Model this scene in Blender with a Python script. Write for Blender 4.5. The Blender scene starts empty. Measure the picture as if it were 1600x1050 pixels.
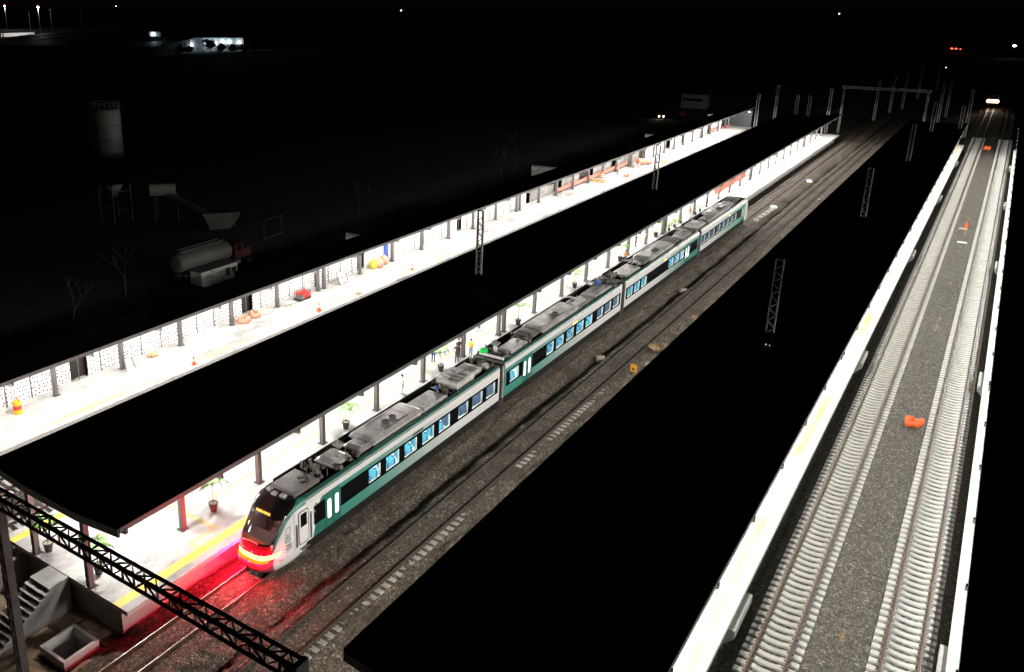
import bpy, bmesh, math, random
from mathutils import Vector, Matrix, noise as mnoise
random.seed(7)
R = math.radians
S = bpy.context.scene
COL = S.collection

# ------------------------------------------------------------------ camera
cd = bpy.data.cameras.new('camera'); cam = bpy.data.objects.new('camera', cd); COL.objects.link(cam)
F, CX, CY = 1341.73, 602.8, 428.0
yaw, pitch, roll = -0.622624077, 0.304816766, -0.00254476325
fw = Vector((math.sin(yaw)*math.cos(pitch), math.cos(yaw)*math.cos(pitch), -math.sin(pitch)))
rt = Vector((math.cos(yaw), -math.sin(yaw), 0)); dn = fw.cross(rt)
rt2 = rt*math.cos(roll)+dn*math.sin(roll); dn2 = -rt*math.sin(roll)+dn*math.cos(roll)
cam.matrix_world = Matrix(((rt2.x, -dn2.x, -fw.x, 0), (rt2.y, -dn2.y, -fw.y, 0), (rt2.z, -dn2.z, -fw.z, 30), (0, 0, 0, 1)))
cd.sensor_width = 36; cd.sensor_fit = 'HORIZONTAL'; cd.lens = F/1600*36
cd.shift_x = (800-CX)/1600; cd.shift_y = -(525-CY)/1600
cd.clip_start = 0.5; cd.clip_end = 9000
S.camera = cam

# ------------------------------------------------------------------ world (moonless night) and exposure
W = bpy.data.worlds.new('World'); S.world = W; W.use_nodes = True
bgn = W.node_tree.nodes['Background']; bgn.inputs[0].default_value = (0.5, 0.55, 0.6, 1); bgn.inputs[1].default_value = 0.0012
S.view_settings.view_transform = 'Standard'; S.view_settings.look = 'None'
S.view_settings.exposure = 0; S.view_settings.gamma = 1
try:
    S.cycles.use_light_tree = True; S.cycles.max_bounces = 6; S.cycles.sample_clamp_indirect = 4
except Exception: pass

LAMP_WHITE = (1.0, 0.965, 0.92)
def point(name, loc, power, color=LAMP_WHITE, radius=0.12, parent=None):
    l = bpy.data.lights.new(name, 'POINT'); l.energy = power; l.color = color; l.shadow_soft_size = radius
    o = bpy.data.objects.new(name, l); COL.objects.link(o); o.location = loc
    return o
BLOCKS = [(21.7, 8), (66.6, 8), (111.5, 8), (156.4, 8), (201.3, 4)]
POST_Y = [y0+6.27*k for y0, n in BLOCKS for k in range(n)]
BAYS = [(a+b)/2 for a, b in zip(POST_Y, POST_Y[1:]) if b-a > 2]
for y in BAYS:
    if y > 23:
        point('lamp_light', (-35.0, y, 5.25), 2300 if y > 128 else (1000 if y > 29 else 1500))
        point('lamp_light', (-40.6, y, 5.25), 900 if y > 29 else 1100)
    point('lamp_light', (-53.4, y+0.3, 5.3), 1200)
    point('lamp_light', (-9.6, y, 5.35), 1050, (1.0, .975, 0.88))
    point('lamp_light', (-14.6, y, 5.35), 1250 if y > 36 else 1900, (1.0, 0.96, 0.9))
    point('lamp_light', (4.4, y, 5.35), 1350 if y > 34 else 650, (0.97, 1.0, 0.95))

# ------------------------------------------------------------------ helpers
def wloc(o):
    v = Vector((0, 0, 0))
    while o is not None:
        v = v+o.location; o = o.parent
    return v
class MB:
    def __init__(s): s.v = []; s.f = []; s.m = []
    def add(s, vs, fs, m=0):
        b = len(s.v); s.v += [tuple(v) for v in vs]
        for f in fs: s.f.append([b+i for i in f]); s.m.append(m)
        return s
    def box(s, x0, x1, y0, y1, z0, z1, m=0):
        return s.add([(x0,y0,z0),(x1,y0,z0),(x1,y1,z0),(x0,y1,z0),(x0,y0,z1),(x1,y0,z1),(x1,y1,z1),(x0,y1,z1)],
                     [(0,3,2,1),(4,5,6,7),(0,1,5,4),(1,2,6,5),(2,3,7,6),(3,0,4,7)], m)
    def cbox(s, x0, x1, y0, y1, z0, z1, c, m=0):
        """box with chamfered top edges"""
        vs = [(x0,y0,z0),(x1,y0,z0),(x1,y1,z0),(x0,y1,z0),(x0,y0,z1-c),(x1,y0,z1-c),(x1,y1,z1-c),(x0,y1,z1-c),
              (x0+c,y0+c,z1),(x1-c,y0+c,z1),(x1-c,y1-c,z1),(x0+c,y1-c,z1)]
        return s.add(vs, [(0,3,2,1),(0,1,5,4),(1,2,6,5),(2,3,7,6),(3,0,4,7),(4,5,9,8),(5,6,10,9),(6,7,11,10),(7,4,8,11),(8,9,10,11)], m)
    def prism(s, pts, axis, a, b, m=0):
        """pts: 2D outline; axis 'x','y' or 'z' extruded from a to b"""
        n = len(pts)
        def P(p, t):
            return {'x': (t, p[0], p[1]), 'y': (p[0], t, p[1]), 'z': (p[0], p[1], t)}[axis]
        vs = [P(p, a) for p in pts]+[P(p, b) for p in pts]
        fs = [tuple(range(n))[::-1], tuple(range(n, 2*n))]+[(i, (i+1) % n, n+(i+1) % n, n+i) for i in range(n)]
        return s.add(vs, fs, m)
    def tube(s, p0, p1, r0, r1=None, n=8, m=0, cap=True):
        r1 = r0 if r1 is None else r1
        p0 = Vector(p0); p1 = Vector(p1); d = (p1-p0).normalized()
        u = d.orthogonal().normalized(); w = d.cross(u)
        vs = []
        for p, r in ((p0, r0), (p1, r1)):
            for i in range(n):
                a = 2*math.pi*i/n; vs.append(p+u*math.cos(a)*r+w*math.sin(a)*r)
        fs = [(i, (i+1) % n, n+(i+1) % n, n+i) for i in range(n)]
        if cap: fs += [tuple(range(n))[::-1], tuple(range(n, 2*n))]
        return s.add(vs, fs, m)
    def bar(s, p0, p1, w, h=None, m=0):
        h = w if h is None else h
        p0 = Vector(p0); p1 = Vector(p1); d = (p1-p0).normalized()
        up = Vector((0, 0, 1)) if abs(d.z) < .95 else Vector((0, 1, 0))
        u = d.cross(up).normalized()*w/2; v = u.cross(d).normalized()*h/2
        vs = [p+a*u+b*v for p in (p0, p1) for a, b in ((-1,-1),(1,-1),(1,1),(-1,1))]
        return s.add(vs, [(0,1,2,3),(7,6,5,4),(0,4,5,1),(1,5,6,2),(2,6,7,3),(3,7,4,0)], m)
    def lathe(s, prof, c, n=16, m=0):
        vs = []
        for r, z in prof:
            for i in range(n):
                a = 2*math.pi*i/n; vs.append((c[0]+r*math.cos(a), c[1]+r*math.sin(a), c[2]+z))
        fs = []
        for j in range(len(prof)-1):
            for i in range(n): fs.append((j*n+i, j*n+(i+1) % n, (j+1)*n+(i+1) % n, (j+1)*n+i))
        fs.append(tuple(range(n))[::-1]); fs.append(tuple(range((len(prof)-1)*n, len(prof)*n)))
        return s.add(vs, fs, m)
    def quad(s, a, b, c, d, m=0): return s.add([a, b, c, d], [(0, 1, 2, 3)], m)
    def mesh(s, name, mats, off=(0, 0, 0), smooth=False):
        me = bpy.data.meshes.new(name); o = Vector(off)
        me.from_pydata([Vector(v)-o for v in s.v], [], s.f)
        for m in (mats if isinstance(mats, (list, tuple)) else [mats]): me.materials.append(m)
        for p, mi in zip(me.polygons, s.m): p.material_index = mi; p.use_smooth = smooth
        bm = bmesh.new(); bm.from_mesh(me); bmesh.ops.recalc_face_normals(bm, faces=bm.faces); bm.to_mesh(me); bm.free()
        me.update(); return me
    def build(s, name, mats, parent=None, label=None, smooth=False, origin=None, bevel=0):
        base = wloc(parent) if parent else Vector((0, 0, 0))
        org = Vector(origin) if origin else base
        o = bpy.data.objects.new(name, s.mesh(name, mats, org, smooth)); COL.objects.link(o)
        if parent: o.parent = parent
        o.location = org-base
        if label: o['label'] = label
        if bevel:
            md = o.modifiers.new('bevel', 'BEVEL'); md.width = bevel; md.segments = 2; md.limit_method = 'ANGLE'
        return o
def thing(name, label, cat, loc, group=None, rz=0):
    o = bpy.data.objects.new(name, None); COL.objects.link(o); o.location = loc; o.rotation_euler.z = rz
    o.empty_display_size = .2
    o['label'] = label; o['category'] = cat
    if group: o['group'] = group
    return o
def tag(o, label, cat, group=None):
    o['label'] = label; o['category'] = cat
    if group: o['group'] = group
    return o
def dup(root, loc, label=None, rz=None, group=None, scale=None):
    r = root.copy(); COL.objects.link(r); r.location = loc
    if rz is not None: r.rotation_euler.z = rz
    if scale: r.scale = (scale,)*3
    if label: r['label'] = label
    if group: r['group'] = group
    for ch in root.children:
        c = ch.copy(); COL.objects.link(c); c.parent = r
        for g in ch.children:
            d = g.copy(); COL.objects.link(d); d.parent = c
    return r

# ------------------------------------------------------------------ materials
def newmat(name):
    m = bpy.data.materials.new(name); m.use_nodes = True
    return m, m.node_tree, m.node_tree.nodes['Principled BSDF']
def N(nt, t, **k):
    n = nt.nodes.new(t)
    for a, b in k.items(): setattr(n, a, b)
    return n
def mth(nt, op, a, b=None, c=None):
    n = N(nt, 'ShaderNodeMath', operation=op)
    for i, v in enumerate((a, b, c)):
        if v is None: continue
        if hasattr(v, 'is_linked'): nt.links.new(v, n.inputs[i])
        else: n.inputs[i].default_value = v
    return n.outputs[0]
def mixc(nt, f, a, b):
    n = N(nt, 'ShaderNodeMix', data_type='RGBA')
    for i, v in ((0, f), (6, a), (7, b)):
        if hasattr(v, 'is_linked'): nt.links.new(v, n.inputs[i])
        else: n.inputs[i].default_value = v if i == 0 else (*v, 1)[:4]
    return n.outputs[2]
def pos(nt):
    g = N(nt, 'ShaderNodeNewGeometry'); s = N(nt, 'ShaderNodeSeparateXYZ'); nt.links.new(g.outputs['Position'], s.inputs[0])
    return g.outputs['Position'], s.outputs
def noise(nt, vec, scale, detail=4, rough=.6):
    n = N(nt, 'ShaderNodeTexNoise'); n.inputs['Scale'].default_value = scale; n.inputs['Detail'].default_value = detail
    n.inputs['Roughness'].default_value = rough
    if vec is not None: nt.links.new(vec, n.inputs['Vector'])
    return n.outputs['Fac']
def scalev(nt, vec, s):
    n = N(nt, 'ShaderNodeVectorMath', operation='MULTIPLY'); nt.links.new(vec, n.inputs[0]); n.inputs[1].default_value = s
    return n.outputs[0]
def ramp(nt, fac, stops):
    n = N(nt, 'ShaderNodeValToRGB'); nt.links.new(fac, n.inputs[0]); e = n.color_ramp.elements
    while len(e) < len(stops): e.new(.5)
    for el, (p, c) in zip(e, stops): el.position = p; el.color = (*c, 1)[:4]
    return n.outputs[0]
def bump(nt, bsdf, h, strength=.4, dist=.02):
    n = N(nt, 'ShaderNodeBump'); n.inputs['Strength'].default_value = strength; n.inputs['Distance'].default_value = dist
    nt.links.new(h, n.inputs['Height']); nt.links.new(n.outputs[0], bsdf.inputs['Normal'])
def mat(name, col, rough=.6, metal=0, var=.25, scale=2.0, emit=0, ecol=None, spec=.5, bmp=0, bscale=30, coat=0):
    m, nt, b = newmat(name)
    b.inputs['Roughness'].default_value = rough; b.inputs['Metallic'].default_value = metal
    b.inputs['Specular IOR Level'].default_value = spec; b.inputs['Coat Weight'].default_value = coat
    if var:
        p, _ = pos(nt); f = noise(nt, p, scale, 5, .65)
        c = ramp(nt, f, [(.3, tuple(x*(1-var) for x in col)), (.7, tuple(min(1, x*(1+var)) for x in col))])
        nt.links.new(c, b.inputs['Base Color'])
        if bmp: bump(nt, b, noise(nt, p, bscale, 4), bmp, .01)
    else: b.inputs['Base Color'].default_value = (*col, 1)
    if emit:
        b.inputs['Emission Color'].default_value = (*(ecol or col), 1); b.inputs['Emission Strength'].default_value = emit
    return m

def ballast_mat(name, base, dirt=None, orange=False, s=13.0):
    m, nt, b = newmat(name); p, xyz = pos(nt)
    vo = N(nt, 'ShaderNodeTexVoronoi'); vo.inputs['Scale'].default_value = s; nt.links.new(p, vo.inputs['Vector'])
    v2 = N(nt, 'ShaderNodeTexVoronoi'); v2.inputs['Scale'].default_value = s*.45; nt.links.new(p, v2.inputs['Vector'])
    sx = N(nt, 'ShaderNodeSeparateColor'); nt.links.new(vo.outputs['Color'], sx.inputs[0])
    sy = N(nt, 'ShaderNodeSeparateColor'); nt.links.new(v2.outputs['Color'], sy.inputs[0])
    d = tuple(x*.42 for x in base); l = tuple(min(1, x*1.5) for x in base); hi = tuple(min(1, x*2.8) for x in base)
    c = ramp(nt, sx.outputs[0], [(0, d), (.5, base), (.88, l), (.97, hi)])
    c2 = ramp(nt, sy.outputs[1], [(0, (.62, .60, .58)), (.85, (1.05, 1.03, 1.0)), (.98, (1.7, 1.65, 1.6))])
    mm = N(nt, 'ShaderNodeMix', data_type='RGBA', blend_type='MULTIPLY'); mm.inputs[0].default_value = 1
    nt.links.new(c, mm.inputs[6]); nt.links.new(c2, mm.inputs[7]); c = mm.outputs[2]
    big = noise(nt, p, .35, 4, .7)
    if dirt:
        f = N(nt, 'ShaderNodeMapRange'); nt.links.new(big, f.inputs[0]); f.inputs[1].default_value = .48; f.inputs[2].default_value = .68; f.inputs[4].default_value = .85
        c = mixc(nt, f.outputs[0], c, dirt)
    if orange:
        # rusty spill of soil and paint along the middle of the ballast between the two right hand tracks
        w = noise(nt, scalev(nt, p, (1, .35, 1)), .8, 2); off = mth(nt, 'MULTIPLY_ADD', w, .9, -.45)
        dx = mth(nt, 'ABSOLUTE', mth(nt, 'ADD', mth(nt, 'ADD', xyz[0], 2.05), off))
        band = mth(nt, 'LESS_THAN', dx, .11)
        patch = mth(nt, 'GREATER_THAN', noise(nt, scalev(nt, p, (1, 1, 1)), .22, 3, .5), .6)
        grain = mth(nt, 'GREATER_THAN', noise(nt, p, 5.0, 3, .7), .47)
        c = mixc(nt, mth(nt, 'MULTIPLY', mth(nt, 'MULTIPLY', band, patch), mth(nt, 'MULTIPLY', grain, .85)), c, (.42, .2, .06))
    nt.links.new(c, b.inputs['Base Color']); b.inputs['Roughness'].default_value = .85
    b.inputs['Specular IOR Level'].default_value = .25
    h = mth(nt, 'ADD', vo.outputs['Distance'], noise(nt, p, 25, 3))
    bump(nt, b, h, .9, .05)
    return m
M = {}
M['ballast'] = ballast_mat('brown_ballast', (.112, .095, .077), (.05, .038, .024), s=15)
M['ballast_grey'] = ballast_mat('grey_ballast', (.112, .103, .09), orange=True, s=17)
def ypaint():
    m, nt, b = newmat('washed_out_yellow_paint'); p, xyz = pos(nt)
    f = noise(nt, scalev(nt, p, (1, .25, 1)), .55, 3, .55); r = N(nt, 'ShaderNodeMapRange'); nt.links.new(f, r.inputs[0]); r.inputs[1].default_value = .42; r.inputs[2].default_value = .68
    nt.links.new(mixc(nt, r.outputs[0], (.56, .55, .48), (.62, .54, .12)), b.inputs['Base Color']); b.inputs['Roughness'].default_value = .7  # pale mix puts the overexposed wash-out of the lamps into the yellow
    return m
def concrete(name, col, stain=(.2, .19, .18), thr=(.55, .75), joints=True, amt=.7):
    m, nt, b = newmat(name); p, xyz = pos(nt)
    f = noise(nt, scalev(nt, p, (1, .45, 1)), .33, 8, .72)
    r = N(nt, 'ShaderNodeMapRange'); nt.links.new(f, r.inputs[0]); r.inputs[1].default_value = thr[0]; r.inputs[2].default_value = thr[1]; r.inputs[4].default_value = amt
    fine = noise(nt, p, 6, 6, .7)
    c0 = ramp(nt, fine, [(.3, tuple(x*.86 for x in col)), (.72, tuple(min(1, x*1.1) for x in col))])
    c = mixc(nt, r.outputs[0], c0, stain)
    if joints:
        for ax, per in ((1, 3.135), (0, 2.4)):
            q = mth(nt, 'FRACT', mth(nt, 'DIVIDE', xyz[ax], per)); j = mth(nt, 'LESS_THAN', q, .008)
            c = mixc(nt, mth(nt, 'MULTIPLY', j, .22), c, (.2, .2, .19))
    nt.links.new(c, b.inputs['Base Color']); b.inputs['Roughness'].default_value = .8
    bump(nt, b, fine, .25, .01)
    return m
M['slab'] = concrete('platform_concrete', (.52, .51, .49), (.12, .115, .11), (.5, .7), amt=.8)
M['slab_clean'] = concrete('clean_platform_concrete', (.54, .53, .5), (.2, .19, .17), (.6, .8), amt=.6)
M['slab_edge'] = mat('slab_edge_concrete', (.5, .49, .47), .8, var=.15, bmp=.2)
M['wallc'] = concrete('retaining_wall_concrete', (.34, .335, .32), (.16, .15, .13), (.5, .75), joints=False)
M['yellow'] = mat('yellow_paint', (.78, .62, .07), .6, var=.22, scale=3)
M['yellow_pale'] = ypaint()
M['steel'] = mat('charcoal_steel', (.105, .1, .1), .45, metal=.2, var=.25, scale=1.5)
M['roof'] = mat('black_roof_sheet', (.035, .034, .034), .6, var=.2)
M['galv'] = mat('galvanised_steel', (.22, .22, .21), .5, metal=.55, var=.2)
M['gantry'] = mat('dark_gantry_steel', (.09, .085, .085), .5, metal=.3, var=.25)
M['rail'] = mat('rusty_rail', (.11, .06, .04), .5, metal=.5, var=.3, scale=4)
M['raild'] = mat('shaded_rail', (.06, .045, .035), .6, metal=.3, var=.3, scale=4)  # darker rail copy: the shadowed sides are put into its colour
M['railtop'] = mat('worn_rail_head', (.3, .26, .24), .45, metal=.8, var=.15)
M['railtop_d'] = mat('shaded_rail_head', (.07, .05, .04), .5, metal=.4, var=.25)  # head darkened in colour to match the shaded rail
M['railtop_r'] = mat('brown_rail_head', (.13, .08, .055), .45, metal=.5, var=.25)
M['dustysl'] = mat('dusty_sleeper', (.36, .335, .30), .9, var=.3, scale=2)
M['sleeper'] = mat('concrete_sleeper', (.49, .475, .45), .8, var=.14, scale=1.2, bmp=.2)
M['clip'] = mat('rail_clip', (.05, .045, .04), .6, var=0)
M['soil'] = mat('dark_soil', (.016, .0135, .0095), .95, var=.45, scale=.25, bmp=.6, bscale=6)
M['dirt'] = mat('brown_dirt', (.30, .22, .14), .95, var=.4, scale=1.5, bmp=.8, bscale=5)
M['panel'] = mat('white_panel', (.72, .71, .7), .6, var=.06)
def perforated():
    m, nt, b = newmat('perforated_white_panel'); p, xyz = pos(nt)
    yz = N(nt, 'ShaderNodeCombineXYZ'); nt.links.new(xyz[1], yz.inputs[0]); nt.links.new(xyz[2], yz.inputs[1])
    vo = N(nt, 'ShaderNodeTexVoronoi', voronoi_dimensions='2D'); vo.inputs['Scale'].default_value = 3.0; vo.inputs['Randomness'].default_value = .5
    nt.links.new(yz.outputs[0], vo.inputs['Vector'])
    hole = mth(nt, 'LESS_THAN', vo.outputs['Distance'], .2)
    c = mixc(nt, hole, (.66, .65, .63), (.01, .01, .01)); nt.links.new(c, b.inputs['Base Color']); b.inputs['Roughness'].default_value = .7
    return m
M['perf'] = perforated()
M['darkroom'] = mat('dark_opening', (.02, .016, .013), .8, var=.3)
M['greywall'] = mat('bare_block_wall', (.22, .21, .2), .9, var=.3, scale=1)
M['orange'] = mat('orange_plastic', (.75, .13, .03), .5, var=.12)
M['salmon'] = mat('salmon_plastic', (.78, .30, .20), .5, var=.15)
M['net'] = mat('orange_netting', (.72, .16, .10), .7, var=.2)
M['white'] = mat('white_paint', (.72, .72, .7), .5, var=.08)
M['red'] = mat('red_paint', (.5, .03, .03), .45, var=.1)
M['black'] = mat('black_plastic', (.02, .02, .02), .5, var=0)
M['wood'] = mat('plain_timber', (.42, .3, .15), .8, var=.3, scale=4)
M['card'] = mat('cardboard', (.5, .36, .2), .85, var=.15)
M['blue'] = mat('blue_plastic', (.03, .09, .4), .5, var=.1)
M['stone'] = mat('pale_stone', (.40, .35, .28), .9, var=.25, scale=3, bmp=.5)
M['pot'] = mat('dark_pot', (.05, .042, .04), .6, var=.2)
M['leaf'] = mat('palm_leaf', (.13, .30, .04), .5, var=.35, scale=3)
M['trunk'] = mat('palm_stem', (.2, .22, .1), .8, var=.2)
M['grass'] = mat('dry_grass', (.42, .31, .17), .9, var=.3)
M['bulb_w'] = mat('lit_bulb_white', (1, 1, 1), var=0, emit=30, ecol=(1, .97, .9))

# ------------------------------------------------------------------ setting: ground, ballast
def st(o, k='structure'): o['kind'] = k; return o
PIT = (-34.3, -32.4, 18.55, 20.45)
g = MB()
for a, b_, c, d in ((-4000, PIT[0], -400, 6000), (PIT[1], 1500, -400, 6000), (PIT[0], PIT[1], -400, PIT[2]), (PIT[0], PIT[1], PIT[3], 6000)):
    g.quad((a, c, -1.0), (b_, c, -1.0), (b_, d, -1.0), (a, d, -1.0))
st(g.build('ground', M['soil']))
def lerp(x, pts):
    if x <= pts[0][0]: return pts[0][1]
    for (a, b), (c, d) in zip(pts, pts[1:]):
        if x <= c: return b+(d-b)*(x-a)/(c-a)
    return pts[-1][1]
def bed(name, xs, ys, zf, m):
    b = MB(); nx = len(xs)
    vs = [(x, y, zf(x, y)) for y in ys for x in xs]
    fs = [(j*nx+i, j*nx+i+1, (j+1)*nx+i+1, (j+1)*nx+i) for j in range(len(ys)-1) for i in range(nx-1)
          if not (PIT[0] < (xs[i]+xs[i+1])/2 < PIT[1] and PIT[2] < (ys[j]+ys[j+1])/2 < PIT[3])]
    b.add(vs, fs); return st(b.build(name, m, smooth=True))
def ysteps(y0, y1, s0, g):
    r = [y0]; s = s0
    while r[-1] < y1: r.append(r[-1]+s); s *= g
    return r
def frange(a, b, s): return [a+s*i for i in range(int(round((b-a)/s))+1)]
prof1 = [(-33.0, -.85), (-32.0, -.8), (-31.2, -.5), (-30.7, -.22), (-30.2, -.16), (-28.2, -.16), (-27.6, -.2), (-26.7, -.42), (-26.15, -.66), (-25.9, -.64), (-25.5, -.17), (-25.2, -.11), (-24.9, -.13),
         (-22.6, -.175), (-21.6, -.26), (-20.5, -.42), (-17.0, -.5), (-16.0, -.6)]
def z1(x, y):
    w = mnoise.noise(Vector((y*.35, 3.1, 0)))*.22+mnoise.noise(Vector((y*1.3, 8.1, 0)))*.08
    xx = x-w if -26.8 < x < -24.9 else x
    z = lerp(xx, prof1)
    rough = .13 if (x < -30.9 or -27.6 < x < -25.4 or x > -22.4) else .012
    z += mnoise.noise(Vector((x*3.1, y*3.1, 1)))*rough+mnoise.noise(Vector((x*.9, y*.5, 5)))*rough*1.6
    if x < -30.4: z += .05*mnoise.noise(Vector((x*1.6, y*1.6, 9)))
    if -23.35 < x < -22.2: z += .07*mnoise.noise(Vector((2.2, y*.3, 7)))-.012+.03*mnoise.noise(Vector((x*4, y*3, 7))) if y < 64 else .03
    if -25.45 < x < -25.0 and 63 < y < 74: z -= .055
    if y < 22: z -= .3*max(0, min(1, (-31.6-x)/1.5))
    return z
bed('ballast_bed', frange(-33, -16, .13), ysteps(10, 300, .14, 1.0035), z1, M['ballast'])
prof3 = [(-7.4, -.75), (-6.5, -.75), (-6.2, -.5), (-6.05, -.31), (-3.45, -.31), (-3.35, -.22), (-3.1, -.16), (-1.2, -.16), (-1.0, -.22), (-.9, -.31), (1.72, -.31), (1.85, -.5), (2.2, -.75), (3.4, -.75)]
def z3(x, y):
    z = lerp(x, prof3)+mnoise.noise(Vector((x*3.1, y*3.1, 1)))*.025
    return z+mnoise.noise(Vector((x*.9, y*.6, 4)))*.025
bed('ballast_bed', frange(-7.4, 3.4, .15), ysteps(20, 420, .16, 1.004), z3, M['ballast_grey'])
prof0 = [(-51.6, -.8), (-50.9, -.3), (-50.4, -.3), (-48.0, -.3), (-47.6, -.18), (-45.6, -.18), (-45.2, -.3), (-42.6, -.3), (-42.2, -.8)]
bed('ballast_bed', frange(-51.6, -41.8, .35), ysteps(10, 300, .35, 1.006), lambda x, y: lerp(x, prof0)+mnoise.noise(Vector((x*3, y*3, 2)))*.03, M['ballast'])
# dirt round the stairs and the pit
def zd(x, y):
    z = -.93+.12*mnoise.noise(Vector((x*.8, y*.8, 3)))+.07*mnoise.noise(Vector((x*3, y*3, 4)))
    z += .42*math.exp(-((x+33.6)**2/1.2+(y-17.2)**2/.5))
    if -34.5 < x < -32.2 and 18.3 < y < 20.7: z = -1.5
    return z
bed('dirt', frange(-41.5, -31.6, .12), frange(10, 21.9, .12), zd, M['dirt'])

# ------------------------------------------------------------------ tracks
def sleeper_mesh():
    b = MB(); hw = .13
    # profile along x: raised ends, dipped middle
    xs = [-1.3, -1.27, -.98, -.5, -.3, 0, .3, .5, .98, 1.27, 1.3]
    zs = [-.03, 0, .01, .01, -.04, -.055, -.04, .01, .01, 0, -.03]
    ws = [.155, .16, .16, .155, .14, .135, .14, .155, .16, .16, .155]
    vs = []
    for x, z, w in zip(xs, zs, ws): vs += [(x, -w-.03, -.2), (x, -w, z-.01), (x, w, z-.01), (x, w+.03, -.2)]
    fs = []
    for i in range(len(xs)-1):
        a = i*4; c = a+4
        fs += [(a, a+1, c+1, c), (a+1, a+2, c+2, c+1), (a+2, a+3, c+3, c+2)]
    fs += [(0, 3, 2, 1), (40, 41, 42, 43)]
    b.add(vs, fs, 0)
    for x in (-.75, .75):
        b.box(x-.14, x-.085, -.055, .055, -.01, .035, 1); b.box(x+.085, x+.14, -.055, .055, -.01, .035, 1)
    return b
SLm = sleeper_mesh().mesh('sleeper', [M['sleeper'], M['clip']]); SLd = sleeper_mesh().mesh('sleeper', [M['dustysl'], M['clip']])
def rail_mb(x, y0, y1, z=0.0):
    b = MB()
    pts = [(-.07, -.155), (.07, -.155), (.07, -.14), (.012, -.12), (.012, -.045), (.036, -.035), (.036, -.003), (-.036, -.003), (-.036, -.035), (-.012, -.045), (-.012, -.12), (-.07, -.14)]
    b.prism([(x+a, z+c) for a, c in pts], 'y', y0, y1, 0)
    b.box(x-.03, x+.03, y0, y1, z-.002, z, 1)
    return b
def track(xc, y0, y1, label, sl=None, top='railtop'):
    t = thing('railway_track', label, 'railway track', (xc, y0, -.17), 'parallel railway tracks')
    for s in (-.75, .75): rail_mb(xc+s, y0, y1).build('rail', [M['rail' if top != 'railtop_d' else 'raild'], M[top]], t)
    if sl:
        a, b_ = sl; n = int((b_-a)/.6)
        for i in range(min(n, 100)):
            o = bpy.data.objects.new('sleeper', SLd if top == 'railtop_d' else SLm); COL.objects.link(o); o.parent = t
            o.location = (random.uniform(-.012, .012), a+i*.6-y0, 0)
        if n > 100:
            vb = MB(); src = sleeper_mesh()
            for i in range(100, n):
                vb.v += [(x+xc+random.uniform(-.0, .0), y+a+i*.6, z-.17) for x, y, z in src.v] if False else [(x+xc, y+a+i*.6, z-.17) for x, y, z in src.v]
                base = (i-100)*len(src.v)
                vb.f += [[base+k for k in f] for f in src.f]; vb.m += src.m
            o = vb.build('sleepers', [M['sleeper'], M['clip']], t); o['kind'] = 'stuff'
    return t
track(-29.35, 8, 420, 'track under the train, its sleepers buried in ballast', None)
track(-24.05, 8, 420, 'track right of the train with only its sleeper ends showing', (25.5, 85), 'railtop_d')
track(-4.75, 24, 420, 'left track of the pair with bare pale concrete sleepers', (31, 250), 'railtop_r')
track(.43, 24, 420, 'rightmost track, bare pale concrete sleepers beside the last platform', (33, 250), 'railtop_r')
track(-43.9, 10, 300, 'track behind the near platform, glimpsed past its canopy corner', (14, 60), 'railtop_r')
track(-49.2, 10, 300, 'track along the far left platform, hidden behind the long canopy', (14, 60), 'railtop_r')

# ------------------------------------------------------------------ platforms
def platform(label, x0, x1, y0, y1, rec0=.9, rec1=.9, yl=None, ym='yellow', sm='slab'):
    t = thing('platform', label, 'platform', ((x0+x1)/2, y0, -1.0))
    b = MB(); b.box(x0, x1, y0, y1, .84, 1.1); b.build('slab', M[sm], t)
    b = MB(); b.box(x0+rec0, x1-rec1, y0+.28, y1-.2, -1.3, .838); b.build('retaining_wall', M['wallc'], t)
    for xa, xb in (yl or []):
        ys_ = 46 if ym == 'yellow' else y0+.02
        if ym == 'yellow': b = MB(); b.box(xa, xb, y0+.02, 46, 1.098, 1.104); b.build('yellow_line', M['yellow'], t)
        b = MB(); b.box(xa, xb, ys_, y1-.1, 1.098, 1.104); b.build('yellow_line', M['yellow_pale'], t, label='yellow line with overexposed glare painted in as pale patches')
    return t
P2 = platform('middle platform beside the train with stairs at its near end', -42.1, -31.2, 21.5, 224.5, yl=[(-32.35, -31.75), (-41.6, -41.05)])
b = MB()
for r in ((-35.7, -35.4, 29.3, 222), (-37.4, -32.9, 28.95, 29.3), (-33.15, -32.9, 27.1, 28.95), (-32.9, -32.35, 27.1, 27.4)):
    b.box(*r, 1.098, 1.1035)
b.build('guide_path', mat('pale_yellow_paint', (.66, .56, .27), .7, var=.3, scale=2), P2)  # pale yellow with mottled tone
# stairs down from the near end
b = MB()
b.box(-37.7, -36.0, 20.3, 21.5, -1.2, 1.07)
for i in range(11):
    yb = 20.3-i*.3; zt = 1.07-(i+1)*.175
    b.box(-37.62, -36.08, yb-.32, yb, -1.25, zt-.07)
b.prism([(20.32, .98), (20.32, -1.3), (17.0, -1.3), (17.0, -.95)], 'x', -36.12, -35.95)
b.build('stair_block', M['wallc'], P2)
b = MB()
for i in range(11):
    yb = 20.3-i*.3; zt = 1.07-(i+1)*.175
    b.box(-37.7, -35.9, yb-.35, yb-.02, zt-.06, zt)
b.build('stair_treads', M['slab_edge'], P2)
b = MB(); b.box(-40.6, -40.3, 18.0, 21.8, -1.3, .6); b.box(-42.0, -40.3, 17.7, 18.0, -1.3, .1)
b.build('side_wall', M['wallc'], P2)
P3 = platform('platform right of the ballast, mostly under the big black canopy', -17.4, -6.7, 21.4, 224.0, rec1=.45, yl=[(-7.75, -7.25)], ym='yellow_pale', sm='slab_clean')
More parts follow.
